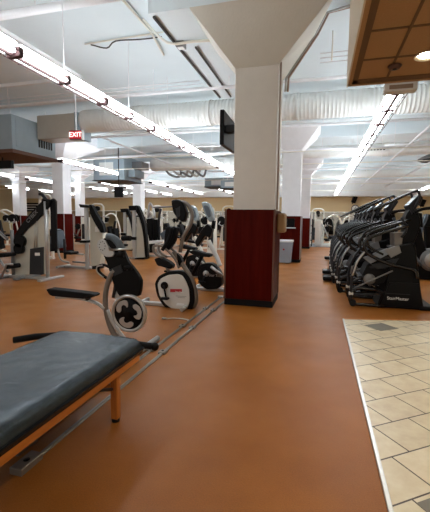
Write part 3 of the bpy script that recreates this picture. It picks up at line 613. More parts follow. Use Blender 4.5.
for k in range(5): MB().tube([(-.6 + k * .35, 0, .35), (-.3 + k * .3, -.1, .0 + .06 * k), (.1 + k * .3, .1, -.1), (.3 + k * .3, 0, .25)], .05, 8, 4).build('flexible_hose', ('mid_grey', 'silver')[k % 2], t)
MB().box(-.8, 1.6, -.15, .15, .3, .42).build('frame', 'galvanised', t)
for i, (x, y) in enumerate(((4.6, 24.5), (4.9, 19.0))):
    t = thing('ceiling_diffuser', ('oval dark slatted air diffuser far at the right ceiling', 'round slatted air diffuser over the stair climbers')[i], 'air vent', (x, y, 4.2))
    m = MB()
    for k in range(3): m.lathe([(.5 - .15 * k, 0), (.6 - .15 * k, -.06), (.6 - .15 * k, -.04), (.5 - .15 * k, .02)])
    m.build('slats', 'dark_grey', t); MB().lathe([(0, .02), (.66, .02), (.7, -.02), (.7, .05), (0, .4)]).build('pan', 'mid_grey', t)
t = thing('duct_grille', 'small rectangular slotted grille on the smaller right duct', 'air vent', (1.83, 14.74, 4.02))
MB().box(-.42, .42, -.04, .04, -.1, .1, .006, 1).build('frame', 'duct_white', t); m = MB()
for k in range(7): m.box(-.36 + k * .105, -.29 + k * .105, -.046, -.04, -.07, .07)
m.build('slots', 'dark_grey', t)

# exit sign
t = thing('exit_sign', 'red exit sign hanging on a rod below the brown duct', 'sign', (-5.43, 7.5, 3.26), .15)
MB().box(-.15, .15, -.035, .035, -.105, .105, .008, 1).build('casing', 'mid_grey', t)
MB().box(-.14, .14, -.04, -.035, -.095, .095).build('face', 'red_sign', t)
text('lettering', 'EXIT', .15, (0, -.042, 0), 'sign_letters', t)
MB().box(.15, .17, -.05, .05, -.11, .11).build('end_cap', 'bulkhead', t)
MB().cyl((0, 0, .105), (0, 0, 1.3), .012, 8).build('hanging_rod', 'white_paint', t)
# television on the column
t = thing('wall_television', 'flat black television on the left side of the near column', 'television', (-1.6, 6.48, 2.88), 0)
m = MB(); m.prism([(-.44, -.28), (.5, -.26), (.5, .26), (-.44, .28)], -.035, .035, .008, 'X'); o = m.build('casing', 'black', t)
m = MB(); m.prism([(-.42, -.26), (.48, -.24), (.48, .24), (-.42, .26)], -.04, -.035, 0, 'X'); o2 = m.build('screen', 'black_gloss', t)
MB().box(.03, .27, -.34, -.16, -.06, .06, .01, 1).build('bracket', 'dark_grey', t)
# tan holder and dark panel
t = thing('brochure_box', 'tan wooden box fixed to the right side of the near column', 'box', (-.66, 6.2, 1.17))
MB().box(0, .13, -.14, .14, 0, .31, .03, 3).build('body', 'tan_board', t); MB().box(.02, .11, -.12, .12, .31, .316).build('lip', 'rust_brown', t)
t = thing('wall_telephone', 'black wall telephone panel on the cherry base of the bin column', 'telephone', (-.98, 12.43, 1.18))
MB().box(-.16, .2, 0, .06, 0, .28, .01, 1).build('housing', 'black', t); MB().box(-.13, -.03, -.03, 0, .05, .24, .01, 1).build('handset', 'dark_grey', t)
MB().box(-.2, .24, -.1, .06, -.05, -.02, .005, 1).build('shelf', 'bulkhead', t)
# bin
t = thing('waste_bin', 'grey plastic waste bin with white lid against the column base', 'bin', (-1.05, 12.18, 0))
b = bmesh.new(); prof = [(.20, .16, .02), (.25, .20, .70)]; vs = [[b.verts.new((sx * a, sy * d, z)) for sx, sy in ((-1, -1), (1, -1), (1, 1), (-1, 1))] for a, d, z in prof]
b.faces.new(vs[0][::-1]); b.faces.new(vs[1])
for i in range(4): b.faces.new((vs[0][i], vs[0][(i + 1) % 4], vs[1][(i + 1) % 4], vs[1][i]))
bmesh.ops.bevel(b, geom=b.edges[:], offset=.02, segments=2, profile=.5, affect='EDGES'); m = MB(); m.add(b); m.build('body', 'bin_grey', t)
MB().box(-.265, .265, -.215, .215, .69, .76, .02, 2).build('lid', 'bulkhead', t); MB().lathe([(0, -.212), (.03, -.212), (.03, -.2)], (-.02, 0, .46), 12, 'Y').build('round_sticker', 'red_label', t)
for o in kids(t): pass

# ================= back wall =================
for i in range(14):
    x = -25.5 + i * 2.4
    t = thing('wall_mirror', 'tall framed mirror panel on the back wall behind the weight machines', 'mirror', (x, 28.96, .25), group='mirror panels along the back wall')
    MB().box(-1.17, 1.17, -.01, .03, 0, 1.85).build('glass', 'mirror', t)
    MB().box(-1.2, -1.15, -.02, .03, 0, 1.85).box(1.15, 1.2, -.02, .03, 0, 1.85).box(-1.2, 1.2, -.02, .03, 1.82, 1.88).build('frame', 'white_frame', t)
t = thing('wall_clock', 'round white wall clock above the stair climbers', 'clock', (2.47, 28.95, 2.35))
MB().lathe([(0, -.03), (.23, -.03), (.23, .04), (0, .04)], axis='Y').build('face', 'clock_face', t)
MB().ring((0, -.03, 0), .27, .22, .06).build('rim', 'dark_grey', t)
MB().tube([(0, -.05, 0), (.05, -.05, .15)], .012, 6).build('hand', 'black', t); MB().tube([(0, -.052, 0), (-.1, -.052, .05)], .014, 6).build('hand', 'black', t)
for x, z, lab in ((2.37, 3.0, 'black wall speaker on a bracket above the clock'), (6.8, 2.75, 'black wall speaker at the right end of the back wall')):
    t = thing('wall_speaker', lab, 'speaker', (x, 28.7, z)); o = MB().box(-.14, .14, -.12, .12, -.25, .25, .02, 2).build('cabinet', 'black', t); o.rotation_euler = (.25, .25, .3)
    MB().tube([(0, .1, 0), (.1, .25, .1)], .03, 8).build('bracket', 'black', t); MB().tube([(-.15, -.05, -.3), (.12, .0, -.1)], .03, 6).build('cable', 'black', t)
for i, (x, z, w_) in enumerate(((-26.2, 2.35, 1.3), )):
    t = thing('wall_board', 'dark slatted board on the back wall at the far left', 'board', (x, 28.9, z))
    MB().box(-w_, w_, -.03, .08, -.35, .45).build('panel', 'black', t)
    for k in range(3): MB().box(-w_ + .1, w_ - .1, -.045, -.03, -.2 + .22 * k, -.14 + .22 * k).build('stripe', 'paper', t)

# ================= therapy bench =================
t = thing('therapy_bench', 'low padded treatment bench with blue black vinyl top and orange wood frame, nearest at left', 'bench', (-1.57, 1.45, 0))
b = bmesh.new(); nx, ny = 40, 90; hx, hy = .365, .945
def pad_z(x, y):
    ex = min(1, (hx - abs(x)) / .055); ey = min(1, (hy - abs(y)) / .055); e = min(1, max(0, ex)); f_ = min(1, max(0, ey))
    q = math.sqrt(max(0, 1 - (1 - e) ** 2)) * math.sqrt(max(0, 1 - (1 - f_) ** 2))
    wr = .0025 * math.sin(x * 31 + 4 * math.sin(y * 9)) * math.sin(y * 17 + 3 * math.sin(x * 11)) + .003 * math.sin(y * 43 + x * 20) * max(0, abs(x) / hx - .6)
    return .415 + q * (.078 + .012 * (1 - (x / hx) ** 2) + wr)
G = [[b.verts.new((-hx + 2 * hx * i / nx, -hy + 2 * hy * j / ny, pad_z(-hx + 2 * hx * i / nx, -hy + 2 * hy * j / ny))) for j in range(ny + 1)] for i in range(nx + 1)]
for i in range(nx):
    for j in range(ny): b.faces.new((G[i][j], G[i + 1][j], G[i + 1][j + 1], G[i][j + 1])).smooth = True
def rimpt(i, j): return G[i][j]
loop = [(i, 0) for i in range(nx)] + [(nx, j) for j in range(ny)] + [(i, ny) for i in range(nx, 0, -1)] + [(0, j) for j in range(ny, 0, -1)]
top = [G[i][j] for i, j in loop]; lo = [b.verts.new((v.co.x * .985, v.co.y * .995, .385)) for v in top]; n = len(top)
for k in range(n): b.faces.new((top[k], lo[k], lo[(k + 1) % n], top[(k + 1) % n])).smooth = True
b.faces.new(lo); bmesh.ops.recalc_face_normals(b, faces=b.faces[:])
m = MB(); m.add(b); m.build('pad', 'blue_black_vinyl', t)
m = MB(); m.tube([(sx * (hx + .002), sy * (hy + .002), .418) for sx, sy in ((-1, -1), (1, -1), (1, 1), (-1, 1))], .006, 6, closed=True); m.build('piping', 'black_soft', t)
for s in (-1, 1):
    MB().box(s * .342 - .012, s * .342 + .012, -.91, .91, .335, .385, .004, 1).build('side_rail', 'rail_wood', t)
    MB().box(-.32, .32, s * .86 - .012, s * .86 + .012, .335, .385, .004, 1).build('end_rail', 'leg_wood', t)
    for s2 in (-1, 1):
        lg = MB().box(s * .30 - .026, s * .30 + .026, s2 * .66 - .024, s2 * .66 + .024, .02, .386, .005, 1).build('leg', 'leg_wood', t)
        MB().cyl((s * .30, s2 * .66, 0), (s * .30, s2 * .66, .022), .026, 14).build('rubber_foot', 'black_soft', lg)
    MB().tube([(s * .30, .62, .24), (s * .30, .35, .35)], .010, 8).build('brace', 'dark_grey', t)
MB().box(-.30, .30, .65, .67, .20, .25, .004, 1).build('cross_bar', 'leg_wood', t)
MB().tube([(-.70, .84, .40), (-.38, 1.0, .425), (.36, 1.04, .40), (.40, 1.04, .40)], .026, 12, 2).build('roll_bar', 'black_soft', t)
MB().ell((.41, 1.04, .40), .032, .032, .032).build('bar_knob', 'black', t)
for s in (-1, 1): MB().box(s * .30 - .015, s * .30 + .015, .85, 1.05, .36, .385, .004, 1).build('bar_bracket', 'dark_grey', t)

# ================= floor tracks =================
for x, y0, y1, ys, side in ((-1.485, 1.62, 6.15, (3.38, 4.30, 5.26), 'right'), (-1.63, 1.75, 6.20, (3.42, 4.33, 5.33), 'left')):
    t = thing('floor_track', 'long steel floor strip running back from under the bench, %s of the pair' % side, 'track', (x, y0, 0), group='pair of floor tracks')
    MB().box(-.017, .017, 0, y1 - y0, 0, .013, .003, 1).box(-.006, .006, 0, y1 - y0, .012, .018).build('rail', 'track_metal', t)
    for y in ys:
        c_ = MB().box(-.038, .038, y - y0 - .045, y - y0 + .045, 0, .026, .008, 2).build('clamp', 'track_metal', t)
        MB().cyl((0, y - y0, .02), (0, y - y0, .032), .013, 12).build('bolt', 'dark_grey', c_)
    MB().box(-.045, .035, -.14, .02, 0, .04, .004, 1).build('end_block', 'bronze_grey', t)
    MB().lathe([(0, .041), (.018, .041), (.018, .036)], (-.005, -.06, 0), 16).build('plug_hole', 'black', t)
    MB().box(-.04, .04, y1 - y0 - .03, y1 - y0 + .05, 0, .035, .006, 1).build('end_cap', 'steel', t)
t = thing('power_cable', 'short loose silver cable with plug lying left of the floor tracks', 'cable', (-1.96, 4.58, 0))
MB().tube([(0, 0, .012), (.08, .05, .012), (.2, .06, .012), (.30, .04, .012), (.31, .0, .012)], .008, 8, 4).build('cord', 'light_plastic', t)
MB().tube([(-.06, -.01, .016), (.0, .0, .016)], .015, 8).build('plug', 'silver', t)

# ================= hand cycle =================
K = SH['KR']; t = thing('hand_cycle', 'upright arm cranking cycle with spoked flywheel and black padded seat behind the bench', 'exercise machine', (-1.9, 3.45, 0))
wc = (.0, 0, .365); 
fwl = MB().ring(wc, .205, .165, .05).build('flywheel', 'silver', t)
MB().lathe([(0, -.012), (.17, -.012), (.17, .012), (0, .012)], wc, 40, 'Y').build('disc', 'black', fwl)
for k in range(3):
    a0 = math.radians(90 + 120 * k + 20); pl = []
    outer = [(.150, 0), (.158, 22), (.155, 44), (.138, 62), (.11, 70), (.088, 60), (.09, 44), (.105, 30), (.108, 14), (.09, 2), (.066, -6), (.075, -16), (.11, -18), (.138, -12)]
    for q, dg in outer: pl.append((wc[0] + q * math.cos(a0 + math.radians(dg)), wc[2] + q * math.sin(a0 + math.radians(dg))))
    MB().prism(rnd(pl, 3), -.020, -.012, .0015).build('spoke_inlay', 'bronze_grey' if False else 'silver', fwl)
MB().cyl((wc[0], -.045, wc[2]), (wc[0], .045, wc[2]), .022, 16).build('hub', 'black', fwl)
MB().prism(rnd(K['housing'], 3), .01, .075, .012).build('housing', 'black', t)
MB().prism(rnd(K['cam'], 3), -.012, .01, .004).build('crank_plate', 'silver', t)
m = MB()
for k in range(9):
    a = math.radians(40 * k); m.cyl((-.30 + .035 * math.cos(a), -.018, 1.07 + .045 * math.sin(a)), (-.30 + .035 * math.cos(a), -.012, 1.07 + .045 * math.sin(a)), .005, 8)
m.build('bolt_holes', 'black', t)
MB().prism(K['band'], .0, .08, .004).build('grey_band', 'dark_grey', t)
MB().tube([(-.26, .02, 1.17), (-.20, .03, 1.16), (-.13, .03, 1.10), (-.09, .03, 1.02)], .035, 10, 4, flat=1.6).build('upper_fairing', 'slate_pad', t)
MB().tube([(-.22, -.03, 1.05), (-.16, -.02, 1.03)] + [(x, -.08, z) for x, z in K['bar']], .010, 8).build('crank_arm', 'steel', t)
MB().tube([(-.16, .1, 1.10), (-.10, .12, 1.15)], .010, 8).build('crank_arm', 'steel', t)
for nm, yy in (('pad1', .10), ('pad2', -.05), ('pad3', -.05)):
    (xa, za), (xb, zb) = K[nm]; MB().tube([(xa, yy, za), ((xa + xb) / 2, yy, za + .004), (xb, yy, zb)], .028 if nm != 'pad3' else .022, 12).build('hand_grip', 'black_soft', t)
MB().tube([(-.03, .02, .84), (.02, -.04, .855)], .02, 8).build('pivot', 'silver', t)
post = V3(K['post']); post = [(x, 0.02, max(z, .04)) for x, _, z in post]
MB().tube(post, .030, 12, 4, flat=.8).build('main_post', 'bronze_grey', t)
MB().tube([(x, .02, max(z, .04)) for x, z in K['fork']] + [(.10, .02, .035)], .020, 10, 4).build('front_fork', 'silver', t)
MB().tube(V3(K['loop'], .03), .016, 10, 4).build('grip_loop', 'black', t)
MB().tube(V3([(x + .0, z) for x, z in K['loop']][1:5], -.005), .007, 6, 4).build('loop_trim', 'silver', t)
MB().tube(V3(K['strut'], .06), .018, 8).build('strut', 'dark_grey', t)
MB().prism(K['cover'], .07, .10, .004).build('side_cover', 'light_plastic', t)
MB().tube(V3(K['seat'][0:0] + [(x, z) for x, z in K['arm']]), .018, 10, 4, flat=1.4).build('seat_arm', 'silver', t)
st = MB().prism(rnd(K['seat'], 3), -.065, .065, .015).build('seat', 'black_soft', t)
MB().tube(V3(K['stem']), .03, 10).build('seat_stem', 'dark_grey', t)
MB().box(-.32, .22, -.035, .035, 0, .05, .012).build('base_rail', 'silver', t)
for x in (-.30, .20): MB().tube([(x, -.28, .03), (x, .28, .03)], .03, 12).build('stabiliser', 'silver', t)

# ================= exercise bikes =================
K = SH['BK']; t = thing('exercise_bike', 'exercise bike with cream round drive cover and red label, left of the near column', 'exercise bike', (-2.07, 5.3, 0))
MB().prism(rnd(K['shroud'], 3), -.075, .075, .02).build('drive_rim', 'black', t)
MB().prism(rnd(K['inner'], 3), -.090, .090, .006).build('drive_cover', 'light_plastic', t)
MB().cyl((K['crank'][0][0], -.115, K['crank'][0][1]), (K['crank'][0][0], .115, K['crank'][0][1]), .058, 24).build('crank_disc', 'black', t)
for s in (-1, 1):
    (xa, za), (xb, zb) = K['arm']; xb2 = xa + s * (xa - xb); zb2 = za + s * (za - zb)
    ca = MB().tube([(xa, s * .13, za), (xb2, s * .13, zb2)], .015, 8).build('crank_arm', 'black', t)
    MB().box(xb2 - .07, xb2 + .06, s * .18 - .045, s * .18 + .045, zb2 - .015, zb2 + .015, .008).build('pedal', 'black_soft', ca)
MB().prism(K['label'], -.094, -.088).build('label_plate', 'red_label', t)
text('label_lettering', 'Star Trac', .035, (.055, -.096, .262), 'paper', t)
MB().box(.0, .17, -.093, -.088, .195, .20).box(.03, .15, -.093, -.088, .175, .18).build('label_lines', 'mid_grey', t)
MB().prism([(.0, .05), (.12, .055), (.14, .085), (.02, .09)], -.094, -.088, .002).build('lower_panel', 'bulkhead', t)
MB().prism([(x, max(z, 0)) for x, z in K['foot']], -.06, .06, .01).build('front_foot', 'silver', t)
MB().tube([(.16, -.27, .035), (.16, .27, .035)], .03, 12).build('front_stabiliser', 'silver', t)
MB().tube([(x, 0, max(z, .03)) for x, z in K['mast']], .035, 12, 4, flat=1.3).build('mast', 'bronze_grey', t)
MB().tube(V3(K['neck'], .03), .030, 12, 4).build('neck', 'bronze_grey', t)
MB().prism(rnd(K['console'], 3), -.06, .07, .02).build('console', 'black', t)
MB().prism([(-.02, 1.52), (.05, 1.56), (.05, 1.42), (.0, 1.38)], -.066, -.058, .002).build('console_display', 'dark_grey', t)
for s in (-1, 1):
    MB().tube(V3(K['grip'], s * .12), .028, 10, 4).build('hand_grip', 'black_soft', t)
    MB().tube(V3(K['loop'], s * .10), .018, 10, 4).build('handlebar', 'bronze_grey', t)
MB().prism(rnd(K['backpad'], 3), -.06, .06, .02).build('arm_pad', 'black_soft', t)
MB().prism(rnd(K['seat'], 3), -.08, .08, .025).build('seat', 'black_soft', t)
MB().tube(V3(K['seatpost']), .025, 10).build('seat_post', 'bronze_grey', t)
MB().prism(K['front'], -.05, .05, .01).build('mast_cover', 'black', t)
MB().box(-.66, .02, -.04, .04, .0, .06, .012).build('rear_rail', 'silver', t)
MB().tube([(-.64, -.27, .035), (-.64, .27, .035)], .032, 12).build('rear_stabiliser', 'silver', t)

K = SH['B2']
def bike2(label, loc):
    t = thing('exercise_bike', label, 'exercise bike', loc)
    MB().prism(rnd(K['shroud'], 3), -.10, .10, .02).build('drive_cover', 'black', t)
    MB().prism(rnd(ins(K['shroud'], .8), 3), -.104, -.09, .004).build('side_panel', 'black_gloss', t)
    c0 = K['disc'][0]; dd = MB().lathe([(0, -.125), (.055, -.125), (.06, -.11), (.06, -.1)], (c0[0], 0, c0[1]), 20, 'Y').build('crank_disc', 'silver', t)
    text('cover_lettering', 'Star Trac', .07, (.09, -.108, .315), 'silver', t)
    MB().tube([(c0[0], -.13, c0[1]), (c0[0] - .06, -.14, c0[1] - .15)], .014, 8).build('crank_arm', 'dark_grey', t)
    MB().box(c0[0] - .13, c0[0] + .0, -.20, -.12, c0[1] - .17, c0[1] - .14, .008).build('pedal', 'black_soft', t)
    MB().tube(V3(K['mast']), .042, 12, 4, flat=1.5).build('mast', 'light_plastic', t)
    MB().prism(rnd(K['console'], 3), -.08, .08, .02).build('console', 'screen_blue', t)
    MB().prism(rnd(ins(K['console'], .6), 3), -.086, -.078, .002).build('console_back', 'slate_pad', t)
    MB().prism(rnd(K['body'], 3), -.08, .08, .02).build('handlebar_housing', 'black', t)
    MB().tube([(.0, 0, 1.2), (.02, 0, 1.35)], .04, 8).build('console_stem', 'black', t)
    MB().tube(V3(K['bar'], -.11), .028, 10).build('diagonal_bar', 'silver', t)
    MB().box(-.38, .36, -.05, .05, 0, .06, .012).build('base_rail', 'silver', t)
    for x in (-.36, .33): MB().tube([(x, -.28, .035), (x, .28, .035)], .032, 12).build('stabiliser', 'silver', t)
    MB().prism(rnd(K['seat'], 3), -.10, .10, .02).build('seat', 'black_soft', t)
    MB().tube(V3(K['leg']), .04, 10).build('seat_post', 'black', t)
    return t
b2 = bike2('black exercise bike with blue grey console, between the cream bike and the near column', (-1.95, 6.8, 0))
copy_tree(b2, (-2.75, 8.3, 0), 0, 'black exercise bike partly hidden behind the cream bike seat')
copy_tree(b2, (-1.95, 9.9, 0), 0, 'farthest black exercise bike, just behind the one beside the near column')
t = thing('back_rest_screen', 'tall slate grey padded panel standing between the bikes and near column', 'panel', (-2.15, 10.9, 0))
MB().box(-.24, .24, -.04, .04, .72, 1.62, .03).build('panel', 'slate_pad', t); MB().box(-.03, .03, .0, .06, 0, .8, .005).build('post', 'silver', t); MB().box(-.25, .25, -.2, .2, 0, .05, .01).build('foot', 'black', t)

# ================= weight machines =================
K = SH['M1']; t = thing('weight_machine', 'large weight machine with cream side panel and sloping black arm at the left edge', 'weight machine', (-5.8, 6.8, 0))
MB().tube([(K['post'][0][0], 0, 1.72), (K['post'][0][0], 0, .03)], .040, 12).build('front_post', 'silver', t)
MB().prism(K['back'], .03, .10, .012).build('rear_frame', 'black', t)
MB().prism(rnd(K['arm'], 3), -.03, .04, .01).build('top_arm', 'black', t)
o = text('arm_lettering', 'CYBEX', .12, (-.26, -.045, 1.39), 'mid_grey', t, (math.pi / 2, -.72, 0))
MB().prism([(x, max(z, .05)) for x, z in K['panel']], .03, .20, .01).build('side_shroud', 'cream_panel', t)
MB().prism([(x, max(z, .06)) for x, z in K['stack']], -.06, .10, .01).build('weight_stack', 'dark_grey', t)
for k in ('rod1', 'rod2'): MB().tube(V3(K[k], -.02), .012, 8).build('guide_rod', 'steel', t)
MB().prism(K['label'], -.068, -.06).build('instruction_label', 'paper', t)
for k, r_ in (('cam', .135), ('cam2', .115)): MB().cyl((K[k][0][0], -.10, K[k][0][1]), (K[k][0][0], .0, K[k][0][1]), r_, 28).build('pulley', 'black', t)
(xa, za), (xb, zb) = K['roll']; MB().tube([(xa, -.14, za), (xb, -.12, zb)], .052, 16).build('foam_roller', 'black_soft', t)
MB().prism(rnd(K['seat'], 2), -.35, -.02, .02).build('seat', 'black_soft', t)
MB().tube(V3(K['link'], -.12), .035, 10).build('link_arm', 'mid_grey', t)
MB().tube(V3(K['link'], -.16), .012, 8).build('link_trim', 'silver', t)
(xa, za), (xb, zb) = K['post2']; MB().tube([(xa, 0, za), (xa, 0, .05)], .038, 10).build('rear_post', 'mid_grey', t)
MB().tube(V3(K['hand'], -.15), .045, 12).build('hand_grip', 'black_soft', t)
MB().tube(V3(K['leg'], -.12), .028, 10).build('seat_leg', 'silver', t)
MB().box(-1.25, .12, -.04, .05, 0, .07, .012).build('base_rail', 'silver', t)
for x in (-1.0, -.55, .09): MB().box(x - .05, x + .05, -.30, .46, 0, .05, .01).build('foot', 'silver' if x > 0 else 'mid_grey', t)
MB().tube([(-.26, .2, 1.9), (-.17, .2, 1.87), (-.05, .2, 1.72)], .035, 10, 3).build('press_handle', 'dark_grey', t)
MB().tube([(-.9, -.3, .05), (-.75, -.3, .35), (-.62, -.25, .35)], .025, 8).build('foot_lever', 'silver', t)
MB().prism([(-1.2, .62), (-1.0, .68), (-1.1, 1.15), (-1.3, 1.1)], -.33, -.04, .02).build('backrest', 'black_soft', t)

K = SH['M2']; t = thing('weight_machine', 'weight machine with tilted black arm, cream panel and paper notice, second from left', 'weight machine', (-5.95, 8.6, 0))
x0 = K['post'][0][0]
MB().box(x0 - .045, x0 + .045, -.04, .04, .0, K['post'][0][1], .012).build('front_post', 'silver', t)
MB().prism(K['cap'], -.12, .12, .008).build('post_cap', 'black', t)
MB().prism(rnd(K['arm'], 2), -.02, .12, .01).build('top_arm', 'black', t)
MB().prism([(x, max(z, .05)) for x, z in K['panel']], .06, .30, .01).build('side_shroud', 'cream_panel', t)
MB().prism(K['midcap'], -.1, .1, .01).build('collar', 'black', t); MB().prism(K['label'], .045, .06).build('paper_notice', 'paper', t)
MB().tube([(-.75, 0, .05), (.1, 0, .05)], .035, 10).build('base_rail', 'silver', t)
MB().tube([(-.80, -.25, .05), (-.80, .3, .05)], .035, 10).build('stabiliser', 'silver', t)
MB().tube([(-.55, .1, .18), (-.02, .1, .16)], .025, 8).build('lower_rail', 'mid_grey', t)
MB().prism(rnd(K['seatback'], 3), -.18, .14, .03).build('backrest', 'slate_pad', t)
MB().prism(K['pad'], -.2, .1, .02).build('head_pad', 'black_soft', t)
MB().tube(V3(K['rod'], -.05), .035, 10).build('upright', 'dark_grey', t)
MB().tube(V3(K['link']), .028, 8, 3).build('link_arm', 'silver', t); MB().tube(V3(K['arm2'], .1), .022, 8).build('cross_arm', 'silver', t)
MB().box(-.62, -.38, -.2, .15, .40, .47, .02).build('seat', 'black_soft', t)
MB().box(.05, .2, .10, .46, .0, 1.0, .01).build('weight_stack', 'dark_grey', t)

K = SH['M3']
def mach3(label, loc, rz=0, sc=None):
    t = thing('weight_machine', label, 'weight machine', loc, rz)
    x0 = K['post'][0][0]
    MB().box(x0 - .06, x0 + .06, -.04, .05, .0, K['post'][0][1], .012).build('front_post', 'silver', t)
    MB().prism(K['cap'], -.12, .12, .008).build('post_cap', 'black', t); MB().prism(rnd(K['arm'], 2), -.03, .15, .01).build('top_arm', 'black', t)
    MB().prism([(x, max(z, .05)) for x, z in K['panel']], .0, .34, .01).build('side_shroud', 'cream_panel', t)
    MB().prism([(x, max(z, .0)) for x, z in K['foot']], -.05, .36, .01).build('foot', 'black', t); MB().prism(K['midcap'], -.1, .1, .01).build('collar', 'black', t)
    MB().box(-.7, -.1, -.03, .03, 0, .06, .01).build('base_rail', 'silver', t); MB().box(-.65, -.35, -.15, .2, .42, .5, .02).build('seat', 'black_soft', t)
    MB().box(-.54, -.46, -.03, .03, .05, .42).build('seat_post', 'silver', t); MB().prism([(-.72, .5), (-.62, .5), (-.72, 1.05), (-.82, 1.02)], -.14, .18, .02).build('backrest', 'black_soft', t)
    return t
m3 = mach3('thin weight tower with silver post and bowed cream panel, middle of the hall', (-6.1, 11.5, 0))
copy_tree(m3, (-8.2, 14.6, 0), 0, 'weight tower with cream panel farther back behind the second weight machine')
copy_tree(m3, (-11.5, 14.2, 0), 0, 'weight tower with cream panel behind the thick left column')
K = SH['M4']; t = thing('cable_machine', 'black twin stack cable machine with arched silver frame behind the cream bike', 'weight machine', (-5.9, 12.5, 0))
for k in ('stack', 'stack2'): MB().prism([(x, max(z, .02)) for x, z in K[k]], -.1, .15, .01).build('weight_stack', 'black', t)
MB().tube(V3(K['arch']), .04, 10, 3).build('arch', 'silver', t); MB().tube(V3(K['bar']), .03, 8).build('top_bar', 'mid_grey', t)
MB().tube(V3(K['post']), .045, 10, 3).build('upright', 'dark_grey', t); (xa, za), (xb, zb) = K['leg']; MB().tube([(xa, 0, za), (xa, 0, 0)], .03, 8).build('leg', 'silver', t)
MB().prism(K['seat'], -.15, .15, .02).build('bench_seat', 'bulkhead', t); MB().prism(K['pad'], -.15, .15, .02).build('back_pad', 'slate_pad', t)
MB().box(-.3, 1.2, -.05, .05, 0, .07, .01).build('base_rail', 'silver', t); xu = K['post'][-1][0]; MB().box(xu - .04, xu + .04, -.04, .04, 0, K['post'][-1][1]).build('lower_post', 'silver', t)

def rack(kind):
    t = thing('strength_machine', 'x', 'weight machine', (0, 0, 0)); W = 'white_frame'
    if kind == 0:      # lat tower
        m = MB()
        for x in (-.45, .25): m.box(x - .04, x + .04, -.04, .04, .05, 2.0, .01, 1)
        m.build('uprights', W, t); MB().tube([(-.45, 0, 2.0), (-.3, 0, 2.12), (.1, 0, 2.12), (.25, 0, 2.0)], .04, 8, 3).build('top_arch', W, t)
        MB().box(-.40, .20, -.10, .12, .25, 1.0, .01).build('weight_stack', 'dark_grey', t); MB().box(-.5, .9, -.05, .05, 0, .07).build('base_rail', W, t)
        MB().box(.45, .85, -.16, .16, .45, .53, .02).build('seat', 'black_soft', t); MB().box(.6, .68, -.03, .03, .07, .45).build('seat_post', W, t)
        MB().cyl((-.1, -.08, 1.9), (-.1, .08, 1.9), .12, 18).build('pulley', 'black', t); MB().tube([(.2, 0, 1.5), (.75, -.3, 1.45)], .03, 8).build('handle', 'silver', t)
    elif kind == 1:    # press
        MB().tube([(-.7, 0, .05), (-.6, 0, .9), (-.35, 0, 1.6), (.0, 0, 1.75), (.35, 0, 1.55)], .045, 8, 3).build('curved_frame', W, t)
        MB().box(-.7, .8, -.05, .05, 0, .07).build('base_rail', W, t); MB().box(-.2, .2, -.16, .16, .45, .54, .02).build('seat', 'black_soft', t)
        MB().box(-.03, .05, -.03, .03, .07, .45).build('seat_post', W, t); MB().prism([(-.25, .55), (-.15, .55), (-.28, 1.25), (-.38, 1.22)], -.15, .15, .02).build('backrest', 'black_soft', t)
        for s in (-1, 1): MB().tube([(.35, s * .1, 1.55), (.45, s * .3, 1.2), (.2, s * .32, 1.1)], .025, 8).build('press_arm', 'silver', t)
        for s in (-1, 1): MB().cyl((.35, s * .25, 1.35), (.35, s * .2, 1.35), .2, 22).build('weight_plate', 'black', t)
        MB().tube([(.6, 0, .05), (.5, 0, .8), (.35, 0, 1.55)], .035, 8, 3).build('front_leg', W, t)
    else:              # leg machine
        MB().box(-.8, .8, -.05, .05, 0, .08).build('base_rail', W, t); MB().box(.45, .75, -.2, .2, .08, 1.45, .02).build('stack_cover', W, t)
        MB().box(.5, .7, -.21, -.2, .3, 1.1).build('weight_stack', 'dark_grey', t); MB().prism([(-.6, .5), (.0, .42), (.02, .5), (-.58, .6)], -.2, .2, .02).build('seat', 'black_soft', t)
        MB().prism([(-.62, .55), (-.5, .6), (-.72, 1.2), (-.84, 1.16)], -.2, .2, .02).build('backrest', 'black_soft', t); MB().box(-.35, -.25, -.04, .04, .08, .5).build('seat_post', W, t)
        MB().tube([(.05, 0, .45), (.25, 0, .9), (.5, 0, 1.3)], .04, 8, 3).build('lever_arm', 'silver', t); MB().tube([(.1, -.25, .35), (.1, .25, .35)], .06, 10).build('foam_roller', 'black_soft', t)
        MB().cyl((.2, -.15, .95), (.2, -.08, .95), .16, 20).build('cam_wheel', 'black', t)
    return t
racks = [rack(0), rack(1), rack(2)]; seen = [0, 0, 0]
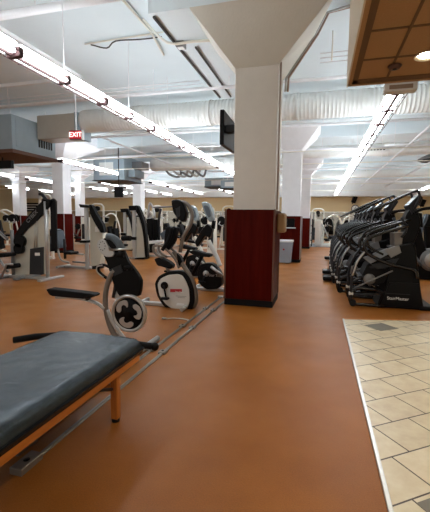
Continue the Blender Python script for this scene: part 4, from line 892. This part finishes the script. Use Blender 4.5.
R_ = [(0, -13.0, 12.4, 'white lat tower directly left of the large weight machine'), (1, -15.0, 15.0, 'white press machine with black plates at the far left edge'), (0, -9.0, 10.6, 'white lat tower seen behind the sloping black arm of the large weight machine'),
      (2, -12.6, 17.2, 'white leg machine behind the thick left column'), (0, -10.9, 16.8, 'white lat tower just right of the thick left column'), (1, -9.0, 17.4, 'white press machine behind the paper notice machine'),
      (2, -9.6, 20.0, 'white leg machine far behind the arm cranking cycle'), (0, -8.6, 19.0, 'white lat tower above the arm cranking cycle'), (1, -7.8, 15.8, 'white press machine between the two thin weight towers'),
      (2, -6.9, 18.0, 'white leg machine behind the thin weight tower'), (0, -6.3, 20.5, 'white lat tower behind the twin stack cable machine'), (1, -5.6, 17.0, 'white press machine behind the twin stack cable machine'),
      (2, -4.7, 14.2, 'white leg machine behind the console of the cream bike'), (0, -4.6, 19.5, 'white lat tower seen between the two exercise bikes'), (1, -3.9, 16.5, 'white press machine just left of the blue grey bike console'),
      (2, -3.2, 18.5, 'white leg machine beside the near column on its left'), (0, -16.5, 19.6, 'white lat tower near the far left wall'), (1, -19.0, 18.6, 'white press machine farthest to the left'),
      (0, -.0, 23.5, 'white lat tower in the gap right of the far column'), (1, .75, 22.2, 'white press machine left of the clock, behind the stair climbers'), (2, .55, 21.0, 'white leg machine in the gap beside the farthest column'),
      (1, 1.9, 24.5, 'white press machine below the wall clock'), (0, 3.4, 24.0, 'white lat tower right of the wall clock'), (0, -11.8, 23.6, 'white lat tower by the back wall behind the thick left column'),
      (2, -7.4, 23.6, 'white leg machine by the back wall above the black bike seat'), (1, -13.8, 22.6, 'white press machine by the back wall left of the thick column')]
for i, (k, x, y, lab) in enumerate(R_):
    rz = random.choice((0, .5, -.4, 2.8, 3.5))
    if not seen[k]: o = racks[k]; o.location = (x, y, .012 if x > -1 and x < 1.6 and y < 24.3 else 0); o.rotation_euler = (0, 0, rz); o['label'] = lab; seen[k] = 1; o['group'] = 'white strength machines across the back of the hall'
    else: copy_tree(racks[k], (x, y, .012 if x > -1 and x < 1.6 and y < 24.3 else 0), rz, lab, group='white strength machines across the back of the hall')
t = thing('rubber_platform', 'blue grey rubber platform on the floor under the far gap machines', 'platform', (.2, 22.6, 0))
MB().box(-1.2, 1.5, -1.9, 1.8, 0, .012).build('mat', 'platform', t)
for x, y, lab in ((-.62, 21.2, 'black dumbbell rack beside the farthest column'), (-4.4, 23.4, 'black dumbbell rack left of the near column by the back wall'), (-15.6, 23.8, 'black dumbbell rack by the back wall at the left')):
    t = thing('dumbbell_rack', lab, 'rack', (x, y, .012 if x > -1 else 0))
    for s in (-1, 1): MB().box(s * .25 - .03, s * .25 + .03, -.15, .3, 0, 1.5, .01).build('side_frame', 'black', t)
    for z in (.3, .7, 1.1):
        sh_ = MB().box(-.23, .23, -.12, .2, z, z + .04).build('shelf', 'dark_grey', t)
        MB().cyl((-.15, -.15, z + .13), (-.15, .1, z + .13), .08, 14).cyl((.1, -.15, z + .13), (.1, .1, z + .13), .08, 14).build('dumbbells', 'black_soft', sh_)

# ================= stair climbers =================
K = SH['ST']
def clean(p, z0=0.0): return [(x, max(z, z0)) for x, z in p]
def climber(label, loc):
    t = thing('stair_climber', label, 'stair climber', loc, 0, 'row of stair climbers'); D = .30
    tw = MB().prism([(-.06, .02), (.618, .02), (.56, .30), (.526, .5), (.449, .966), (.40, 1.05), (.22, 1.0), (.13, .75), (.08, .6), (.04, .25)], -D, D, .02).build('tower', 'black', t)
    MB().prism(rnd([(.22, .98), (.42, .98), (.50, 1.18), (.53, 1.36), (.47, 1.57), (.37, 1.58), (.31, 1.45), (.30, 1.2)], 3), -.15, .15, .02).build('console_tower', 'black', t)
    MB().prism([(-.02, .03), (.60, .03), (.52, .42), (.10, .42)], -D - .03, -D - .004, .008).build('side_cover', 'black_gloss', t)
    text('cover_lettering', 'StairMaster', .068, (.23, -D - .034, .165), 'paper', t)
    MB().box(.05, .40, -D - .034, -D - .03, .235, .243).build('cover_stripe', 'dark_grey', t)
    for s in (-1, 1):
        y = s * (D + .03)
        MB().tube([(x, y, max(z, .035)) for x, z in K['baseloop']], .028, 10, 4).build('base_loop', 'rail_black', t)
        MB().tube(V3(K['baselow'], y), .022, 8).build('base_bar', 'dark_grey', t)
        MB().tube(V3(K['baseloop2'], y), .028, 8).build('base_brace', 'black', t)
        MB().cyl((-.43, y - .03, .055), (-.43, y + .03, .055), .055, 18).build('wheel', 'black_soft', t)
        MB().box(-.50, -.43, y - .03, y + .03, .18, .23, .01).build('corner_cap', 'light_plastic', t)
        MB().tube(V3(K['rear'], y), .022, 10, 4, flat=1.4).build('rear_post', 'dark_grey', t)
        MB().tube(V3(K['rear'][1:], y + .016 * s), .017, 8, 4).build('rear_post_trim', 'silver', t)
        MB().tube(V3(K['brace'], y), .013, 8).build('brace', 'mid_grey', t)
        MB().tube(V3(K['rail'], y + .02 * s), .027, 12, 4).build('hand_rail', 'rail_black', t)
        MB().tube([(x + .04, y - .04 * s, z + .09) for x, z in K['rail'][4:]], .02, 10, 4).build('inner_rail', 'rail_black', t)
        MB().tube(V3(K['topbar'][1:], s * .24), .019, 10, 3).build('long_bar', 'rail_black', t)
        MB().tube(V3(K['topbar2'], s * .24), .019, 8, 3).build('bar_bracket', 'dark_grey', t)
        MB().tube(V3(K['rail2'], y), .02, 8, 3).build('side_loop', 'dark_grey', t)
        MB().tube(V3(K['armfwd'], s * .2), .025, 8, 3).build('front_arm', 'black', t)
    # the revolving staircase
    for i, (x, z) in enumerate(((-.36, .46), (-.20, .62), (-.04, .78), (.12, .94))):
        MB().box(x, x + .24, -D + .04, D - .04, z, z + .035, .008).build('step', 'dark_grey', t)
        MB().box(x + .20, x + .235, -D + .05, D - .05, z - .12, z, .0).build('riser', 'black', t)
    MB().prism(K['step1'], -D + .0, -D + .03, .006).build('side_panel', 'light_slate', t)
    MB().prism(K['step2'], -D - .005, -D + .03, .006).build('side_panel', 'dark_grey', t)
    MB().prism(K['step3'], -D - .004, -D + .03, .006).build('side_panel', 'mid_grey', t)
    MB().prism([(-.33, .42), (-.05, .35), (.10, .45), (.16, .9), (.0, .92), (-.24, .66)], -D + .05, D - .05, .01).build('step_housing', 'black_soft', t)
    MB().lathe([(0, -D), (.06, -D), (.09, -D + .04), (.09, D - .04), (.06, D), (0, D)], (-.19, 0, .44), 22, 'Y').build('drum', 'mid_grey', t)
    MB().prism(K['panelgrey'], -.2, .2, .01).build('console_neck', 'bronze_grey', t)
    cs = MB().prism(K['display'], -.17, .17, .01).build('console', 'dark_grey', t)
    MB().prism([(x - .012, z + .006) for x, z in ins(K['display'], .8)], -.15, .15, .004).build('screen', 'screen_blue', cs)
    MB().box(.55, .75, -.34, .34, 0.0, .07, .02).build('front_foot', 'black', t)
    MB().box(-.05, .6, -.28, .28, 0.0, .03).build('floor_pad', 'black_soft', t)
    return t
cl = climber('nearest black stair climber in the row, with white lettering on its base', (1.0, 6.62, 0))
names = ['second', 'third', 'fourth', 'fifth', 'sixth', 'seventh', 'eighth']
for i, (x, y) in enumerate(((.86, 7.75), (.80, 8.85), (.80, 10.0), (.83, 11.2), (.86, 12.5), (.9, 13.9), (.95, 15.4))):
    q = copy_tree(cl, (x, y, 0), 0, '%s black stair climber in the row counting away from the tiled walk' % names[i])
    if i in (1, 2, 5): MB().box(-.68, .0, -.20, .20, .03, .12, .03).build('entry_step', 'black', q)
t = thing('power_cable', 'two thin grey cords trailing right from the nearest stair climber', 'cable', (1.75, 6.4, 0))
MB().tube([(0, 0, .03), (.1, -.02, .012), (.3, -.12, .01), (.7, -.3, .01)], .01, 8, 4).build('cord', 'silver', t); MB().tube([(0, .1, .04), (.2, .08, .012), (.5, -.02, .01), (.8, -.1, .01)], .01, 8, 4).build('cord', 'silver', t)

# ================= elliptical machines =================
def elliptical(label, loc, rz=0):
    t = thing('elliptical_trainer', label, 'elliptical trainer', loc, rz)
    MB().lathe([(0, -.12), (.20, -.12), (.27, -.10), (.27, .10), (.20, .12), (0, .12)], (.25, 0, .48), 30, 'Y').build('drive_cover', 'mid_grey', t)
    MB().lathe([(0, -.135), (.15, -.135), (.17, -.12)], (.25, 0, .48), 26, 'Y').build('side_disc', 'silver', t)
    MB().tube([(.0, -.15, .35), (-.25, -.18, .75), (-.30, -.2, 1.2), (-.2, -.22, 1.6)], .035, 10, 4).build('moving_arm', 'slate_pad', t); MB().tube([(.05, .15, .35), (-.15, .18, .75), (-.20, .2, 1.2), (-.1, .22, 1.6)], .035, 10, 4).build('moving_arm', 'slate_pad', t)
    MB().prism([(-.15, .0), (.55, .0), (.45, .35), (.1, .75), (-.05, 1.3), (-.18, 1.3), (-.1, .6)], -.1, .1, .02).build('body', 'black', t)
    MB().prism([(-.22, 1.28), (-.02, 1.25), (-.06, 1.58), (-.14, 1.6)], -.2, .2, .02).build('console', 'black', t); MB().box(.4, 1.5, -.25, -.1, .22, .30, .02).box(.4, 1.5, .1, .25, .26, .34, .02).build('pedal_arms', 'black', t)
    MB().box(-.25, 1.6, -.05, .05, 0, .08, .01).build('base_rail', 'silver', t); MB().box(1.5, 1.6, -.35, .35, 0, .1, .01).build('rear_foot', 'black', t)
    return t
e0 = elliptical('grey elliptical trainer with round cover at the right edge behind the nearest stair climber', (2.35, 9.9, 0), .1)
copy_tree(e0, (3.0, 11.6, 0), .1, 'second grey elliptical trainer farther back at the right edge')
copy_tree(e0, (3.6, 13.6, 0), .1, 'third elliptical trainer deepest at the right edge')
